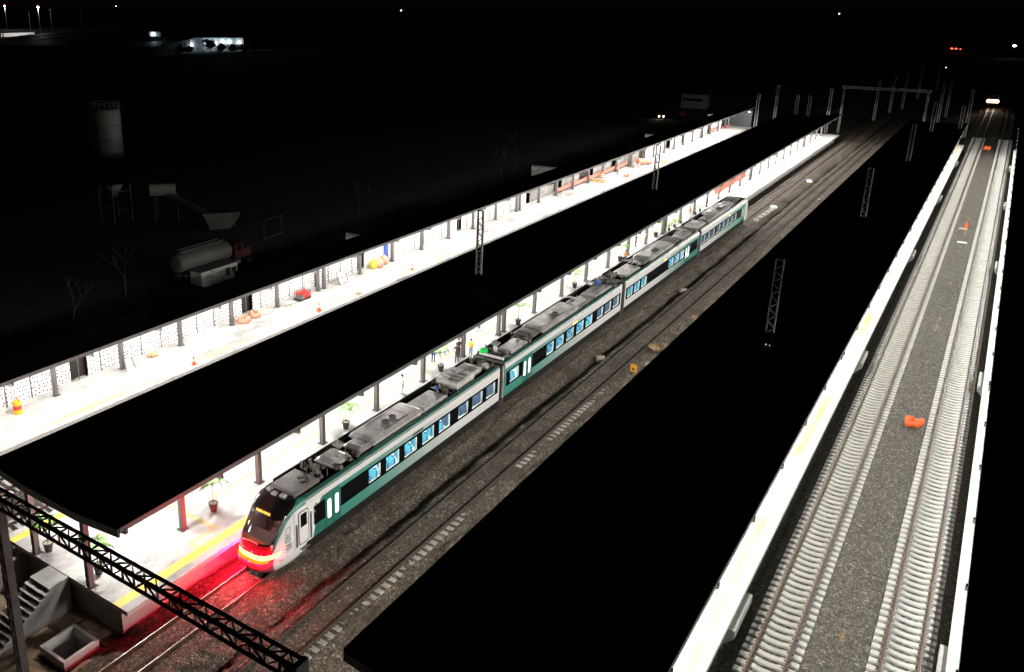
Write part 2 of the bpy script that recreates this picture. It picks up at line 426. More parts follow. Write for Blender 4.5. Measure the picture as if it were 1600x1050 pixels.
P4 = platform('narrow lit strip of the rightmost platform', 2.15, 13.0, 21.4, 223.0, rec0=.45, yl=[(2.65, 3.1)], ym='yellow_pale', sm='slab_clean')
P1 = platform('far left platform in front of the white perforated wall', -57.4, -51.2, 14.0, 226.5, rec0=0, yl=[(-52.3, -51.8)], ym='yellow_pale')
for xe, sgn, P, ys in ((-6.7, 1, P3, (40, 80.5, 121, 161, 200)), (2.15, -1, P4, (41.5, 81, 121, 161, 200))):
    for y in ys:
        b = MB(); x0 = xe-.46*sgn; x1 = xe+.32*sgn
        pts = [(x0, .8), (x1, .8), (x1, .35), (x0, -.5)]
        b.prism(pts, 'y', y-1.8, y+1.6); b.build('edge_housing', M['wallc'], P)

# long wall behind the far left platform
wall = thing('platform_wall', 'long white perforated panel wall behind the far left platform', 'wall', (-56.7, 14, 1.1))
openings = [(36.2, 37.8), (55.2, 56.7), (66.0, 66.8), (73.4, 74.8), (78.5, 79.4), (95.0, 96.3), (115, 116.4), (124.6, 127.7), (134.5, 140.5), (148.7, 151), (162.7, 166.5), (178.4, 181.5), (188.8, 190.4), (207.8, 210.0), (219.5, 226)]
yy = 14.0; k = 0
for a, c in openings+[(227, 227)]:
    while yy < a-.05:
        e = min(a, yy+2.09)
        if a-e < .5: e = a
        b = MB(); b.box(-56.78, -56.68, yy+.02, e-.02, 1.12, 4.4)
        mm = M['perf'] if yy < 73 else (M['greywall'] if 114 < yy < 162 else M['panel'])
        o = b.build('panel', mm, wall); yy = e; k += 1
    if c > a:
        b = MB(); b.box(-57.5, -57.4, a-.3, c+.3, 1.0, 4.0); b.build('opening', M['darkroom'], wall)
    yy = c
b = MB()
for y in frange(16, 112, 2.09): b.box(-56.68, -56.62, y-.03, y+.03, 1.1, 4.1)
b.build('panel_posts', M['steel'], wall)
b = MB(); b.box(-56.8, -56.45, 14, 124, 1.1, 1.25); b.build('kerb', M['slab_edge'], wall)

# ------------------------------------------------------------------ canopies
def post_mesh():
    b = MB(); h = 4.55
    b.box(-.15, -.12, -.15, .15, 0, h); b.box(.12, .15, -.15, .15, 0, h); b.box(-.12, .12, -.05, .05, 0, h)
    b.box(-.15, .15, -.15, -.13, 0, h); b.box(-.15, .15, .13, .15, 0, h)
    b.box(-.26, .26, -.26, .26, 0, .03)
    for i in (-1, 1):
        for j in (-1, 1): b.box(i*.21-.03, i*.21+.03, j*.21-.03, j*.21+.03, .03, .08)
    return b
POSTM = post_mesh().mesh('post', M['steel'])
def canopy(label, prof, y0, y1, posts, tips, arms, ypost=None):
    """prof: roof cross-section polyline (x,z); tips: fascia positions; arms: list of (x_post, x_tip, z_post, z_tip)"""
    xm = sum(p[0] for p in prof)/len(prof)
    t = thing('platform_canopy', label, 'canopy', (xm, y0, 1.1))
    up = [(x, z+.06) for x, z in prof]; lo = [(x, z) for x, z in prof][::-1]
    b = MB(); b.prism(up+lo, 'y', y0, y1); b.build('roof_sheet', M['roof'], t)
    for x, z, s in tips:
        b = MB(); b.box(x, x+s*.07, y0-.05, y1+.05, z-.17, z+.10); b.box(x-s*.12, x, y0-.05, y1+.05, z-.17, z-.14)
        b.build('fascia', M['steel'], t)
    b = MB()
    for (x0, z0), (x1, z1) in zip(prof, prof[1:]): b.bar((x0, y0-.06, z0-.15), (x1, y0-.06, z1-.15), .12, .44)
    b.build('end_beam', M['steel'], t)
    for x in posts:
        for y in POST_Y:
            if y > y1: continue
            o = bpy.data.objects.new('post', POSTM); COL.objects.link(o); o.parent = t; o.location = (x-xm, y-y0, 0)
            if x < -50: o.scale = (1, 1, .885)
    for y in POST_Y:
        if y > y1: continue
        b = MB()
        for xa, xb, za, zb in arms:
            b.prism([(xa, za-.02), (xb, zb-.02), (xb, zb-.3), (xa, za-.5)], 'y', y-.08, y+.08)
        b.build('roof_arm', M['steel'], t)
    return t
canopy('long black butterfly canopy over the middle platform beside the train', [(-42.0, 5.9), (-39.2, 5.6), (-34.4, 5.6), (-30.98, 5.98)], 21.4, 222.5, (-34.4, -39.2),
       [(-30.98, 6.02, 1), (-42.0, 5.92, -1)], [(-34.4, -30.85, 5.62, 5.95), (-39.2, -41.7, 5.6, 5.85), (-39.2, -34.4, 5.62, 5.62)])
canopy('big black canopy in the lower centre, right of the ballast', [(-17.25, 5.98), (-14.4, 5.62), (-9.6, 5.62), (-6.75, 5.98)], 21.4, 222.5, (-9.6,),
       [(-6.75, 6.02, 1), (-17.25, 6.02, -1)], [(-9.6, -6.62, 5.62, 5.95), (-14.4, -17.1, 5.62, 5.95), (-14.4, -9.6, 5.62, 5.62)])
canopy('black canopy over the rightmost platform at the picture edge', [(2.25, 5.98), (5.1, 5.62), (9.9, 5.62), (12.8, 5.98)], 21.4, 222.5, (5.1,),
       [(2.25, 6.02, -1), (12.8, 6.02, 1)], [(5.1, 2.1, 5.62, 5.95), (5.1, 9.9, 5.62, 5.62), (9.9, 12.7, 5.62, 5.95)])
canopy('narrow black canopy over the far left platform wall', [(-50.7, 6.0), (-55.9, 5.2), (-57.2, 5.0)], 16, 226, (-55.9,),
       [(-50.7, 6.04, 1)], [(-55.9, -50.55, 5.2, 5.97), (-55.9, -57.1, 5.2, 5.0)])
# white stub walls beyond the far left canopy
for y, xl, lab in ((74.7, -59.3, 'nearest white stub wall poking out beyond the far left canopy'), (126.9, -61.8, 'second white stub wall beyond the far left canopy'), (172.5, -59.2, 'third white stub wall beyond the far left canopy'), (213.9, -58.6, 'farthest white stub wall beyond the far left canopy')):
    b = MB(); b.box(xl, -57.45, y, y+.22, -1, 4.98)
    tag(b.build('stub_wall', mat('grey_white_wall', (.38, .38, .37), .8, var=.08), origin=(-58, y, -1)), lab, 'wall', 'white stub walls behind the far left canopy')

# ------------------------------------------------------------------ masts and portal gantries
def mast_parts(t, x, y, z0, z1, w=.6, d=.22, m='galv'):
    for s in (-1, 1):
        b = MB(); xx = x+s*w/2
        b.box(xx-.012, xx+.012, y-d/2, y+d/2, z0, z1); b.box(xx-(.08 if s > 0 else 0), xx+(0 if s > 0 else .08), y-d/2-.01, y-d/2+.004, z0, z1)
        b.box(xx-(.08 if s > 0 else 0), xx+(0 if s > 0 else .08), y+d/2-.004, y+d/2+.01, z0, z1)
        b.build('channel', M[m], t)
    b = MB(); z = z0+.2; s = 1
    while z < z1-.55:
        for yy in (y-d/2, y+d/2): b.bar((x-s*w/2, yy, z), (x+s*w/2, yy, z+.5), .05, .05)
        z += .5; s = -s
    b.bar((x-w/2, y, z1-.05), (x+w/2, y, z1-.05), d, .08); b.build('lacing', M[m], t)
def mast(x, y, label, z0=-.9, z1=10.7, group='lattice masts along the station'):
    t = thing('catenary_mast', label, 'mast', (x, y, z0), group); mast_parts(t, x, y, z0, z1); return t
mast(-36.95, 66.1, 'lattice mast nearest the camera standing through the middle platform canopy', z1=12.35)
mast(-36.75, 112.8, 'second lattice mast standing through the middle platform canopy', z1=12.3)
mast(-46.6, 209.3, 'lattice mast at the far end of the left platform canopy')
mast(-11.75, 66.1, 'lattice mast nearest the camera rising from the big black canopy', z1=12.2)
mast(-11.7, 111.8, 'second lattice mast rising from the big black canopy', z1=12.2)
mast(-11.7, 158.4, 'third lattice mast rising from the big black canopy', z1=12.2)
mast(-11.8, 199.0, 'fourth lattice mast, at the far end of the big black canopy', z1=12.2)
far = [(-15.0, 271.5), (-14.8, 297.7), (-48.5, 237.5), (-39.3, 213.9), (-36.5, 212.6), (-35.9, 235.5), (-29.8, 270), (-28.6, 293), (-27.3, 312.5), (-7.6, 210.4), (-7.9, 252.6), (-26.5, 350), (-24, 390)]
fl = ['first', 'second', 'third', 'fourth', 'fifth', 'sixth', 'seventh', 'eighth', 'ninth', 'tenth', 'eleventh', 'twelfth', 'thirteenth']
where = ['right of the far gantry, nearer one', 'right of the far gantry, farther one', 'in the dark just right of the left platform end', 'left of the far gantry, leftmost of a close pair', 'left of the far gantry, right one of a close pair', 'just left of the far gantry leg', 'framed by the far gantry, left one', 'framed by the far gantry, middle one', 'framed by the far gantry, right one', 'left of the oncoming headlight, short near one', 'left of the oncoming headlight, tall dim one', 'far beyond the far gantry, dimmer', 'farthest beyond the gantry, dimmest']
for (x, y), w in zip(far, where): mast(x, y, 'lattice mast '+w)
def gantry(y, xl, xr, zt, label, m='gantry', leg0=-.9):
    t = thing('portal_gantry', label, 'gantry', ((xl+xr)/2, y, leg0), 'portal gantries over the tracks')
    for x in (xl, xr):
        b = MB()
        mast_parts(t, x, y, leg0, zt-.5, .42, .34, m)
    b = MB(); h = .5; w = .46; a = xl-.4; c = xr+.4
    for zz in (zt, zt-h):
        for sy in (-1, 1): b.bar((a, y+sy*w/2, zz), (c, y+sy*w/2, zz), .1)
    n = int((c-a)/.62); st_ = (c-a)/n
    for i in range(n+1):
        x = a+i*st_
        b.bar((x, y-w/2, zt), (x, y-w/2, zt-h), .06); b.bar((x, y-w/2, zt), (x, y+w/2, zt), .06)
        if i % 3 == 0: b.bar((x, y+w/2, zt), (x, y+w/2, zt-h), .05); b.bar((x, y-w/2, zt-h), (x, y+w/2, zt-h), .05)
        if i < n:
            d = 1 if i % 2 else 0
            b.bar((x, y-w/2, zt-h*d), (x+st_, y-w/2, zt-h*(1-d)), .055)
            b.bar((x, y-w/2 if d else y+w/2, zt), (x+st_, y+w/2 if d else y-w/2, zt), .05)
    b.build('truss_beam', M[m], t)
    for x in (a, c):
        b = MB(); b.box(x-.1, x+.1, y-.32, y+.32, zt-h-.08, zt+.08); b.build('end_plate', M[m], t)
    return t
gantry(16.1, -31.6, -15.2, 10.5, 'dark truss gantry crossing the tracks in the near left corner')
gantry(243.5, -34.3, -16.3, 10.75, 'pale portal gantry over the tracks beyond the train', 'galv')

# ------------------------------------------------------------------ pit
t = thing('drain_pit', 'open rectangular concrete pit with pale rim beside the stairs', 'pit', (-33.3, 19.5, -.9))
b = MB(); x0, x1, y0, y1 = -34.35, -32.35, 18.5, 20.5
b.box(x0, x1, y0, y0+.16, -.95, -.42); b.box(x0, x1, y1-.16, y1, -.95, -.42); b.box(x0, x0+.16, y0+.16, y1-.16, -.95, -.42); b.box(x1-.16, x1, y0+.16, y1-.16, -.95, -.42)
b.build('rim', M['slab_edge'], t)
b = MB(); b.box(x0+.02, x0+.14, y0+.1, y1-.1, -2.2, -.96); b.box(x1-.14, x1-.02, y0+.1, y1-.1, -2.2, -.96); b.box(x0+.1, x1-.1, y0+.02, y0+.14, -2.2, -.96); b.box(x0+.1, x1-.1, y1-.14, y1-.02, -2.2, -.96)
b.box(x0, x1, y0, y1, -2.4, -2.2); b.build('shaft', M['wallc'], t)

# ------------------------------------------------------------------ the train
XC = -29.35; HW = 1.45; XS = XC+HW
def livery(name, y_a, y_b, c_a, c_b, sh_a=1.0, sh_b=1.0):
    """side paint running from c_a (at y_a) to c_b (at y_b), white cant rail stripe, green roof shoulder, dark skirt"""
    m, nt, b = newmat(name); p, xyz = pos(nt)
    r = N(nt, 'ShaderNodeMapRange'); nt.links.new(xyz[1], r.inputs[0]); r.inputs[1].default_value = y_a; r.inputs[2].default_value = y_b
    r.interpolation_type = 'SMOOTHSTEP'
    # fine dither of the printed film
    dots = N(nt, 'ShaderNodeTexVoronoi'); dots.inputs['Scale'].default_value = 9; nt.links.new(p, dots.inputs['Vector'])
    fr = mth(nt, 'MULTIPLY_ADD', mth(nt, 'SUBTRACT', dots.outputs['Distance'], .4), .12, r.outputs[0])
    fr = N(nt, 'ShaderNodeClamp').outputs[0] if False else fr
    c = ramp(nt, fr, [(0, c_a), (.5, tuple((u+v)/2*.92 for u, v in zip(c_a, c_b))), (1, c_b)])
    wh = (.56, .54, .53)
    c = mixc(nt, mth(nt, 'GREATER_THAN', xyz[2], 3.27), c, wh)
    sh = N(nt, 'ShaderNodeMapRange'); nt.links.new(xyz[1], sh.inputs[0]); sh.inputs[1].default_value = y_a; sh.inputs[2].default_value = y_b
    sh.inputs[3].default_value = sh_a; sh.inputs[4].default_value = sh_b
    shc = mixc(nt, sh.outputs[0], (.5, .49, .48), (.014, .075, .06))
    pn = noise(nt, scalev(nt, p, (1, 1.2, 1)), 1.1, 3); shc = mixc(nt, mth(nt, 'GREATER_THAN', pn, .6), shc, (.008, .03, .025))
    c = mixc(nt, mth(nt, 'GREATER_THAN', xyz[2], 3.60), c, shc)
    c = mixc(nt, mth(nt, 'LESS_THAN', xyz[2], 1.02), c, (.012, .012, .012))
    nt.links.new(c, b.inputs['Base Color']); b.inputs['Roughness'].default_value = .32; b.inputs['Coat Weight'].default_value = .3
    return m
TEAL = (.035, .20, .155); TEAL2 = (.09, .32, .25); WH = (.54, .53, .53); TEALD = (.02, .11, .09)
L1 = livery('livery_teal_to_white', 35, 50, TEAL, WH)
L2 = livery('livery_teal_to_white_coach', 56, 75, TEAL, WH)
L3 = livery('livery_white_to_teal', 86, 103, WH, TEAL, 1.0, .2)
L4 = livery('livery_white_to_teal_rear', 108, 125, WH, TEAL2, .2, .0)
M['band'] = mat('black_window_band', (.004, .004, .005), .08, var=0, spec=.12)
M['wframe'] = mat('white_window_reveal', (.8, .8, .78), .6, var=0)
M['door'] = mat('dark_teal_door', (.018, .12, .095), .35, var=.1)
M['doorlit'] = mat('lit_door_glass', (.9, .9, .9), .3, var=0, emit=1.3, ecol=(1, 1, .98))
M['doordim'] = mat('dim_door_glass', (.5, .52, .5), .3, var=0, emit=.12, ecol=(1, 1, .98))
M['seat'] = mat('blue_seat', (.12, .66, .80), .7, var=.1, scale=1.5)
M['seatshell'] = mat('dark_blue_seat_shell', (.015, .1, .3), .6, var=.1)
M['seatd'] = mat('navy_seat', (.03, .07, .2), .7, var=.15, scale=4)
M['interior'] = mat('pale_interior', (.6, .62, .62), .7, var=.05)
M['trough'] = mat('dark_roof_trough', (.014, .013, .012), .9, var=.3, spec=.05)
M['metal'] = mat('brushed_roof_metal', (.50, .48, .46), .4, metal=.4, var=.35, scale=1.1)
M['metald'] = mat('sooty_roof_metal', (.15, .14, .13), .5, metal=.35, var=.35, scale=2)
M['grime'] = mat('grimy_box', (.09, .075, .06), .7, var=.4, scale=3)
M['under'] = mat('underframe', (.022, .02, .018), .9, var=.4, scale=3, spec=.05)
M['rubber'] = mat('black_rubber', (.012, .012, .012), .7, var=0)
M['white_body'] = mat('white_cab_paint', (.64, .62, .62), .3, var=.04, coat=.3)
M['ledoff'] = mat('black_indicator', (.01, .01, .01), .3, var=0)
M['ylamp'] = mat('lit_amber_indicator', (.9, .6, .05), var=0, emit=2.2, ecol=(1, .68, .05))
m_, nt_, b_ = newmat('tinted_glass'); b_.inputs['Base Color'].default_value = (.55, .68, .7, 1); b_.inputs['Roughness'].default_value = .05
tr_ = N(nt_, 'ShaderNodeBsdfTransparent'); tr_.inputs[0].default_value = (.8, .9, .92, 1); mx_ = N(nt_, 'ShaderNodeMixShader'); mx_.inputs[0].default_value = .08
nt_.links.new(tr_.outputs[0], mx_.inputs[1]); nt_.links.new(b_.outputs[0], mx_.inputs[2]); nt_.links.new(mx_.outputs[0], nt_.nodes['Material Output'].inputs[0])
M['glass'] = m_
train = thing('passenger_train', 'green and white four coach passenger train stopped beside the middle platform', 'train', (XC, 28, 0))

def hwz(z): return lerp(z, [(.25, 1.2), (.5, 1.33), (.9, 1.42), (1.0, 1.45), (3.3, 1.45), (3.5, 1.44), (3.62, 1.41), (3.75, 1.33), (3.86, 1.18)])
def seat_mb(xa, xb, f, m):
    """two-seat bench facing f (+1 / -1) around y=0, floor at z=0"""
    b = MB()
    for k in range(2):
        a = xa+(xb-xa)/2*k+.02; c = xa+(xb-xa)/2*(k+1)-.02
        b.cbox(a, c, -.02 if f > 0 else -.46, .46 if f > 0 else .02, .3, .46, .04)
        b.prism([(-.02*f, .4), (.09*f, .4), (-.03*f, 1.18), (-.12*f, 1.22), (-.16*f, 1.12)], 'x', a, c)
        b.cbox(a+.07, c-.07, (-.2 if f > 0 else .06), (-.06 if f > 0 else .2), 1.05, 1.26, .03, 1)
        b.prism([(-.03*f, .5), (-.05*f, 1.15), (-.19*f, 1.1), (-.16*f, .5)], 'x', a-.012, a+.0, 1); b.prism([(-.03*f, .5), (-.05*f, 1.15), (-.19*f, 1.1), (-.16*f, .5)], 'x', c, c+.012, 1)
    b.box((xa+xb)/2-.05, (xa+xb)/2+.05, -.1, .1, 0, .3)
    return b.mesh('seat', [m, M['seatshell'] if m is M['seat'] else M['seatd']])
SEATM = {(s, f, d): seat_mb(.52 if s > 0 else -1.36, 1.36 if s > 0 else -.52, f, M['seatd' if d else 'seat']) for s in (1, -1) for f in (1, -1) for d in (0, 1)}

def coach(ya, yb, paint, wins, door, bands, light, dark_from=None, face=(1, 1), seatr=None, win_dark=()):
    """ya..yb body; wins: (y0,y1) window openings on both sides; door: (y0,y1); bands: black glazing bands (y0,y1)"""
    root = MB()
    zs = [(.35, 1.30), (.98, 1.40)]
    ZW0, ZW1 = 1.9, 2.83
    for s in (1, -1):
        X = lambda w: XC+s*w
        for (z0, z1_) in ((1.0, ZW0), (ZW0, ZW1), (ZW1, 3.5)):
            ys = [ya, yb]
            if z0 == ZW0:
                edges = [ya]+[v for w in wins for v in w]+[yb]
                spans = [(edges[i], edges[i+1]) for i in range(0, len(edges), 2)]
            else: spans = [(ya, yb)]
            for a, c in spans:
                n = max(1, int((c-a)/6))
                for q in range(n):
                    u = a+(c-a)*q/n; v = a+(c-a)*(q+1)/n
                    root.quad((X(HW), u, z0), (X(HW), v, z0), (X(HW), v, z1_), (X(HW), u, z1_), 0)
        sec = [(1.45, 3.5), (1.44, 3.6), (1.36, 3.74), (1.2, 3.85), (1.13, 3.84), (1.10, 3.70)]
        for (w0, z0), (w1, z1_) in zip(sec, sec[1:]):
            n = max(1, int((yb-ya)/6))
            for q in range(n):
                u = ya+(yb-ya)*q/n; v = ya+(yb-ya)*(q+1)/n
                root.quad((X(w0), u, z0), (X(w0), v, z0), (X(w1), v, z1_), (X(w1), u, z1_), 0)
        root.quad((X(1.40), ya, .40), (X(1.40), yb, .40), (X(1.45), yb, 1.0), (X(1.45), ya, 1.0), 1)
    root.quad((XC-1.10, ya, 3.70), (XC+1.10, ya, 3.70), (XC+1.10, yb, 3.70), (XC-1.10, yb, 3.70), 1)
    for y in (ya, yb):
        root.add([(XC-1.45, y, .4), (XC+1.45, y, .4), (XC+1.45, y, 3.5), (XC+1.36, y, 3.74), (XC+1.2, y, 3.85), (XC-1.2, y, 3.85), (XC-1.36, y, 3.74), (XC-1.45, y, 3.5)], [tuple(range(8))], 2)
    o = root.build('coach', [paint, M['trough'], M['metald']], train)
    # inside
    b = MB(); b.box(XC-1.38, XC+1.38, ya+.05, yb-.05, 1.08, 1.15); b.box(XC-1.38, XC+1.38, ya+.05, yb-.05, 3.45, 3.5); b.build('interior', M['interior'], o)
    # black bands, with the window openings cut
    for s in (1, -1):
        x0, x1 = (XS, XS+.008) if s > 0 else (XC-HW-.008, XC-HW)
        b = MB()
        for ba, bb in bands:
            b.box(x0, x1, ba, bb, 1.74, ZW0); b.box(x0, x1, ba, bb, ZW1, 2.98)
            e = [ba]+[v for w in wins if w[0] >= ba-.01 and w[1] <= bb+.01 for v in w]+[bb]
            for i in range(0, len(e), 2):
                if e[i+1]-e[i] > .01: b.box(x0, x1, e[i], e[i+1], ZW0, ZW1)
        b.build('window_band', M['band'], o)
        for i, (a, c) in enumerate(wins):
            b = MB(); xo = XC+s*(HW-.005); xi = XC+s*(HW-.13); lo, hi = min(xo, xi), max(xo, xi)
            b.box(lo, hi, a-.03, a, ZW0-.03, ZW1+.03, 0); b.box(lo, hi, c, c+.03, ZW0-.03, ZW1+.03, 0)
            b.box(lo, hi, a, c, ZW0-.05, ZW0, 0); b.box(lo, hi, a, c, ZW1, ZW1+.03, 0)
            xr = XC+s*(HW+.002)
            b.box(min(xr, xr+s*.01), max(xr, xr+s*.01), c-.045, c+.0, ZW0, ZW1, 0); b.box(min(xr, xr+s*.01), max(xr, xr+s*.01), a, c, ZW0, ZW0+.05, 0)
            xg = XC+s*(HW-.03); b.box(min(xg, xg+s*.01), max(xg, xg+s*.01), a, c-.045, ZW0+.05, ZW1, 1)
            b.build('window', [M['wframe'], M['glass']], o)
        # sliding door with two tall lit panes
        da, db = door; xd0, xd1 = (XS+.002, XS+.02) if s > 0 else (XC-HW-.02, XC-HW-.002)
        b = MB(); b.box(xd0, xd1, da, db, 1.03, 3.25); dr = b.build('door', M['door'], o)
        mid = (da+db)/2
        for a, c, zz in ((da+.2, da+.52, (1.55, 2.78)), (mid+.18, mid+.50, (1.55, 2.82))):
            q = (XS+.021, XS+.026) if s > 0 else (XC-HW-.026, XC-HW-.021)
            b = MB(); b.prism([(a, zz[0]+.08), (a+.06, zz[0]), (c-.06, zz[0]), (c, zz[0]+.08), (c, zz[1]-.08), (c-.06, zz[1]), (a+.06, zz[1]), (a, zz[1]-.08)], 'x', *q)
            b.build('door_pane', M['doorlit' if ya < 100 else 'doordim'], o)
        b = MB(); b.box(xd0, xd1+(.004 if s > 0 else 0), mid-.012, mid+.012, 1.05, 3.2); b.build('door_seam', M['rubber'], o)
    # seats
    y0, y1 = seatr or (wins[0][0], wins[-1][1]); y = y0+.35; i = 0
    while y < y1+.2:
        if not (door[0]-.5 < y < door[1]+.5):
            for s in (1, -1):
                f = 1 if i % 2 == 0 else -1
                dk = 1 if dark_from is not None and y > dark_from else 0
                q = bpy.data.objects.new('seat', SEATM[(s, f, dk)]); COL.objects.link(q); q.parent = o; q.location = Vector((XC, y, 1.15))-wloc(o)
        y += .5 if i % 2 == 0 else 1.42; i += 1
    # interior light
    n = 2
    for k in range(n):
        l = bpy.data.lights.new('coach_light', 'AREA'); l.shape = 'RECTANGLE'; l.size = .5; l.size_y = (yb-ya)/n-1; l.energy = light/n; l.color = (.93, .98, 1)
        lo = bpy.data.objects.new('coach_light', l); COL.objects.link(lo); lo.location = (XC, ya+(yb-ya)*(k+.5)/n, 3.43)
    # underframe and bogies
    b = MB(); b.box(XC-1.2, XC+1.2, ya+.3, yb-.3, .55, .98); y = ya+4
    while y < yb-5:
        w = random.uniform(1.2, 2.6); b.box(XC+.8, XC+1.32, y, y+w, random.uniform(.2, .32), .6); b.box(XC-1.32, XC-.8, y, y+w, .3, .6); y += w+random.uniform(.3, 1)
    b.build('underframe', M['under'], o)
    for yc in (ya+2.8, yb-2.8):
        b = MB()
        for dy in (-1.15, 1.15):
            for s in (-1, 1): b.tube((XC+s*.68, yc+dy, .42), (XC+s*.82, yc+dy, .42), .42, n=20)
            b.tube((XC-.7, yc+dy, .42), (XC+.7, yc+dy, .42), .08)
        for s in (-1, 1): b.box(XC+s*1.0-.08, XC+s*1.0+.08, yc-1.6, yc+1.6, .38, .58)
        b.build('bogie', M['under'], o)
    return o
W1 = [(37.14, 38.32), (38.95, 40.36), (40.99, 42.4), (43.09, 44.48), (45.16, 46.54), (47.7, 49.03), (49.67, 51.1), (51.74, 53.02)]
W2 = [(55.44, 56.88), (61.98, 63.25), (63.8, 65.25), (65.89, 67.35), (68.01, 69.5), (70.04, 71.5), (72.71, 74.05), (74.57, 76.05), (76.61, 78.05)]
W3 = [(80.4, 81.8), (82.3, 83.8), (84.36, 85.85), (93.05, 94.6), (95.05, 96.55), (96.95, 98.4)]
W4 = [(105.2, 106.8), (107.2, 108.75), (109.2, 110.85), (111.6, 113.3), (113.75, 115.35), (115.8, 117.35), (117.75, 119.35), (119.8, 121.2)]
C1 = coach(31.3, 53.75, L1, W1, (32.95, 34.36), [(31.95, 32.95), (34.36, 53.5)], 680, dark_from=47)
C2 = coach(54.6, 78.8, L2, W2, (57.6, 59.25), [(54.85, 57.6), (59.25, 78.5)], 680, dark_from=72.3)
C3 = coach(79.7, 104.1, L3, W3, (98.9, 100.6), [(80.0, 98.9), (100.6, 103.6)], 620)
C4 = coach(105.0, 126.0, L4, W4, (123.9, 125.6), [(105.15, 123.9)], 130, dark_from=104)
# gangway bellows between the coaches
for a, c, cc in ((53.75, 54.6, C2), (78.8, 79.7, C3), (104.1, 105.0, C4)):
    b = MB(); n = 5; st2 = (c-a)/n
    for i in range(n):
        for w, u, v in ((1.32, a+i*st2+.01, a+i*st2+st2*.5), (1.24, a+i*st2+st2*.5, a+(i+1)*st2-.01)):
            b.box(XC-w, XC+w, u, v, .8, 3.62)
    b.build('bellows', M['rubber'], cc)
b = MB(); b.box(XC-1.45, XC+1.40, 54.4, 54.58, .9, 3.6); b.build('end_frame', M['metal'], C2)

# nose
NY = 28.2
def yf(z): return lerp(z, [(.25, 28.45), (.5, 28.15), (.9, 27.98), (1.12, 28.0), (1.24, 28.14), (1.5, 28.2), (1.7, 28.25), (2.05, 28.42), (2.3, 28.62), (3.35, 29.5), (3.7, 29.95), (3.86, 30.4)])
def nosex(z, a, far=False):
    w = hwz(z); n = 3.4; e = 2/n; y1 = 31.3; y0 = yf(z)
    x = w*math.copysign(abs(math.sin(a))**e, a) if a else 0
    return x, y1-(y1-y0)*abs(math.cos(a))**e
def nose(mir, mats, parent, name='nose'):
    ny = lambda y: y if not mir else 31.3-y+126.0
    zl = sorted(set([.25, .35, .5, .65, .75, .9, 1.05, 1.12, 1.24, 1.5]+[round(1.3+.05*k, 3) for k in range(51)]+[3.83, 3.86]))
    zl = [z for z in zl if z <= 3.86]
    NA = 150; b = MB(); grid = []
    for z in zl:
        grid.append([])
        for i in range(NA+1):
            a = -math.pi/2+math.pi*i/NA; x, y = nosex(z, a); grid[-1].append((XC+x, ny(y), z))
    for r in grid: b.v += r
    n1 = NA+1
    for j in range(len(zl)-1):
        for i in range(NA):
            zc = (zl[j]+zl[j+1])/2; aa = abs(math.degrees(-math.pi/2+math.pi*(i+.5)/NA))
            a1 = lerp(zc, [(1.5, 44), (2.1, 45), (3.0, 49), (3.4, 54), (3.7, 66), (3.86, 72)]); a2 = a1+lerp(zc, [(1.5, 3), (2.2, 6), (3.0, 9), (3.4, 16), (3.6, 60)])
            aw = lerp(zc, [(2.15, 36), (2.6, 40), (3.1, 41)])
            if 2.12 < zc < 3.15 and aa < aw: mi = 2
            elif zc > 2.02 and aa < a1: mi = 4
            elif zc > 1.5 and aa < a1: mi = 1
            elif zc > 1.6 and aa < a2: mi = 3
            elif 1.24 < zc < 1.5 and aa < 58+(zc-1.24)*24: mi = 5
            elif 1.12 < zc < 1.24 and aa < 40: mi = 7
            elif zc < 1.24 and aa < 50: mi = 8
            else: mi = 0
            b.f.append([j*n1+i, j*n1+i+1, (j+1)*n1+i+1, (j+1)*n1+i]); b.m.append(mi)
    # roof cap and underside
    top = grid[-1]; b.add(list(top)+[(XC+1.18, ny(31.3), 3.86), (XC-1.18, ny(31.3), 3.86)], [tuple(range(NA+3))], 4)
    b.add(list(grid[0])+[(XC+1.2, ny(31.3), .25), (XC-1.2, ny(31.3), .25)], [tuple(range(NA+3))], 6)
    return b.build(name, mats, parent, smooth=True)
M['hood'] = mat('red_glow_hood', (.16, .012, .03), .22, var=.05, coat=.6)  # red of the tail bar's light is put into the hood colour
M['pillar'] = mat('green_front_trim', (.03, .15, .12), .3, var=.05, coat=.4)
M['mask'] = mat('black_front_mask', (.012, .010, .010), .15, var=0, coat=.6)
M['lightbar'] = mat('lit_red_light_bar', (0, 0, 0), 1, var=0, spec=0, emit=1, ecol=(14, 2.4, .62))
M['barbloom'] = mat('orange_bloom_row', (0, 0, 0), 1, var=0, spec=0, emit=1, ecol=(2.6, .42, .02))  # glowing row imitates the bloom below the tail bar; no lamp part
M['bumper'] = mat('red_glow_bumper', (.34, .05, .09), .35, var=.05, coat=.3)  # tail bar glow painted in as red, over what would be white paint
m_, nt_, b_ = newmat('windscreen'); b_.inputs['Base Color'].default_value = (.05, .012, .015, 1); b_.inputs['Roughness'].default_value = .06
tr_ = N(nt_, 'ShaderNodeBsdfTransparent'); tr_.inputs[0].default_value = (.75, .62, .6, 1); mx_ = N(nt_, 'ShaderNodeMixShader'); mx_.inputs[0].default_value = .3
nt_.links.new(tr_.outputs[0], mx_.inputs[1]); nt_.links.new(b_.outputs[0], mx_.inputs[2]); nt_.links.new(mx_.outputs[0], nt_.nodes['Material Output'].inputs[0])
M['screen'] = m_
nose(False, [M['white_body'], M['hood'], M['screen'], M['pillar'], M['mask'], M['lightbar'], M['under'], M['barbloom'], M['bumper']], C1)
nose(True, [M['white_body'], M['white_body'], M['mask'], M['white_body'], M['mask'], M['white_body'], M['under'], M['white_body'], M['white_body']], C4)
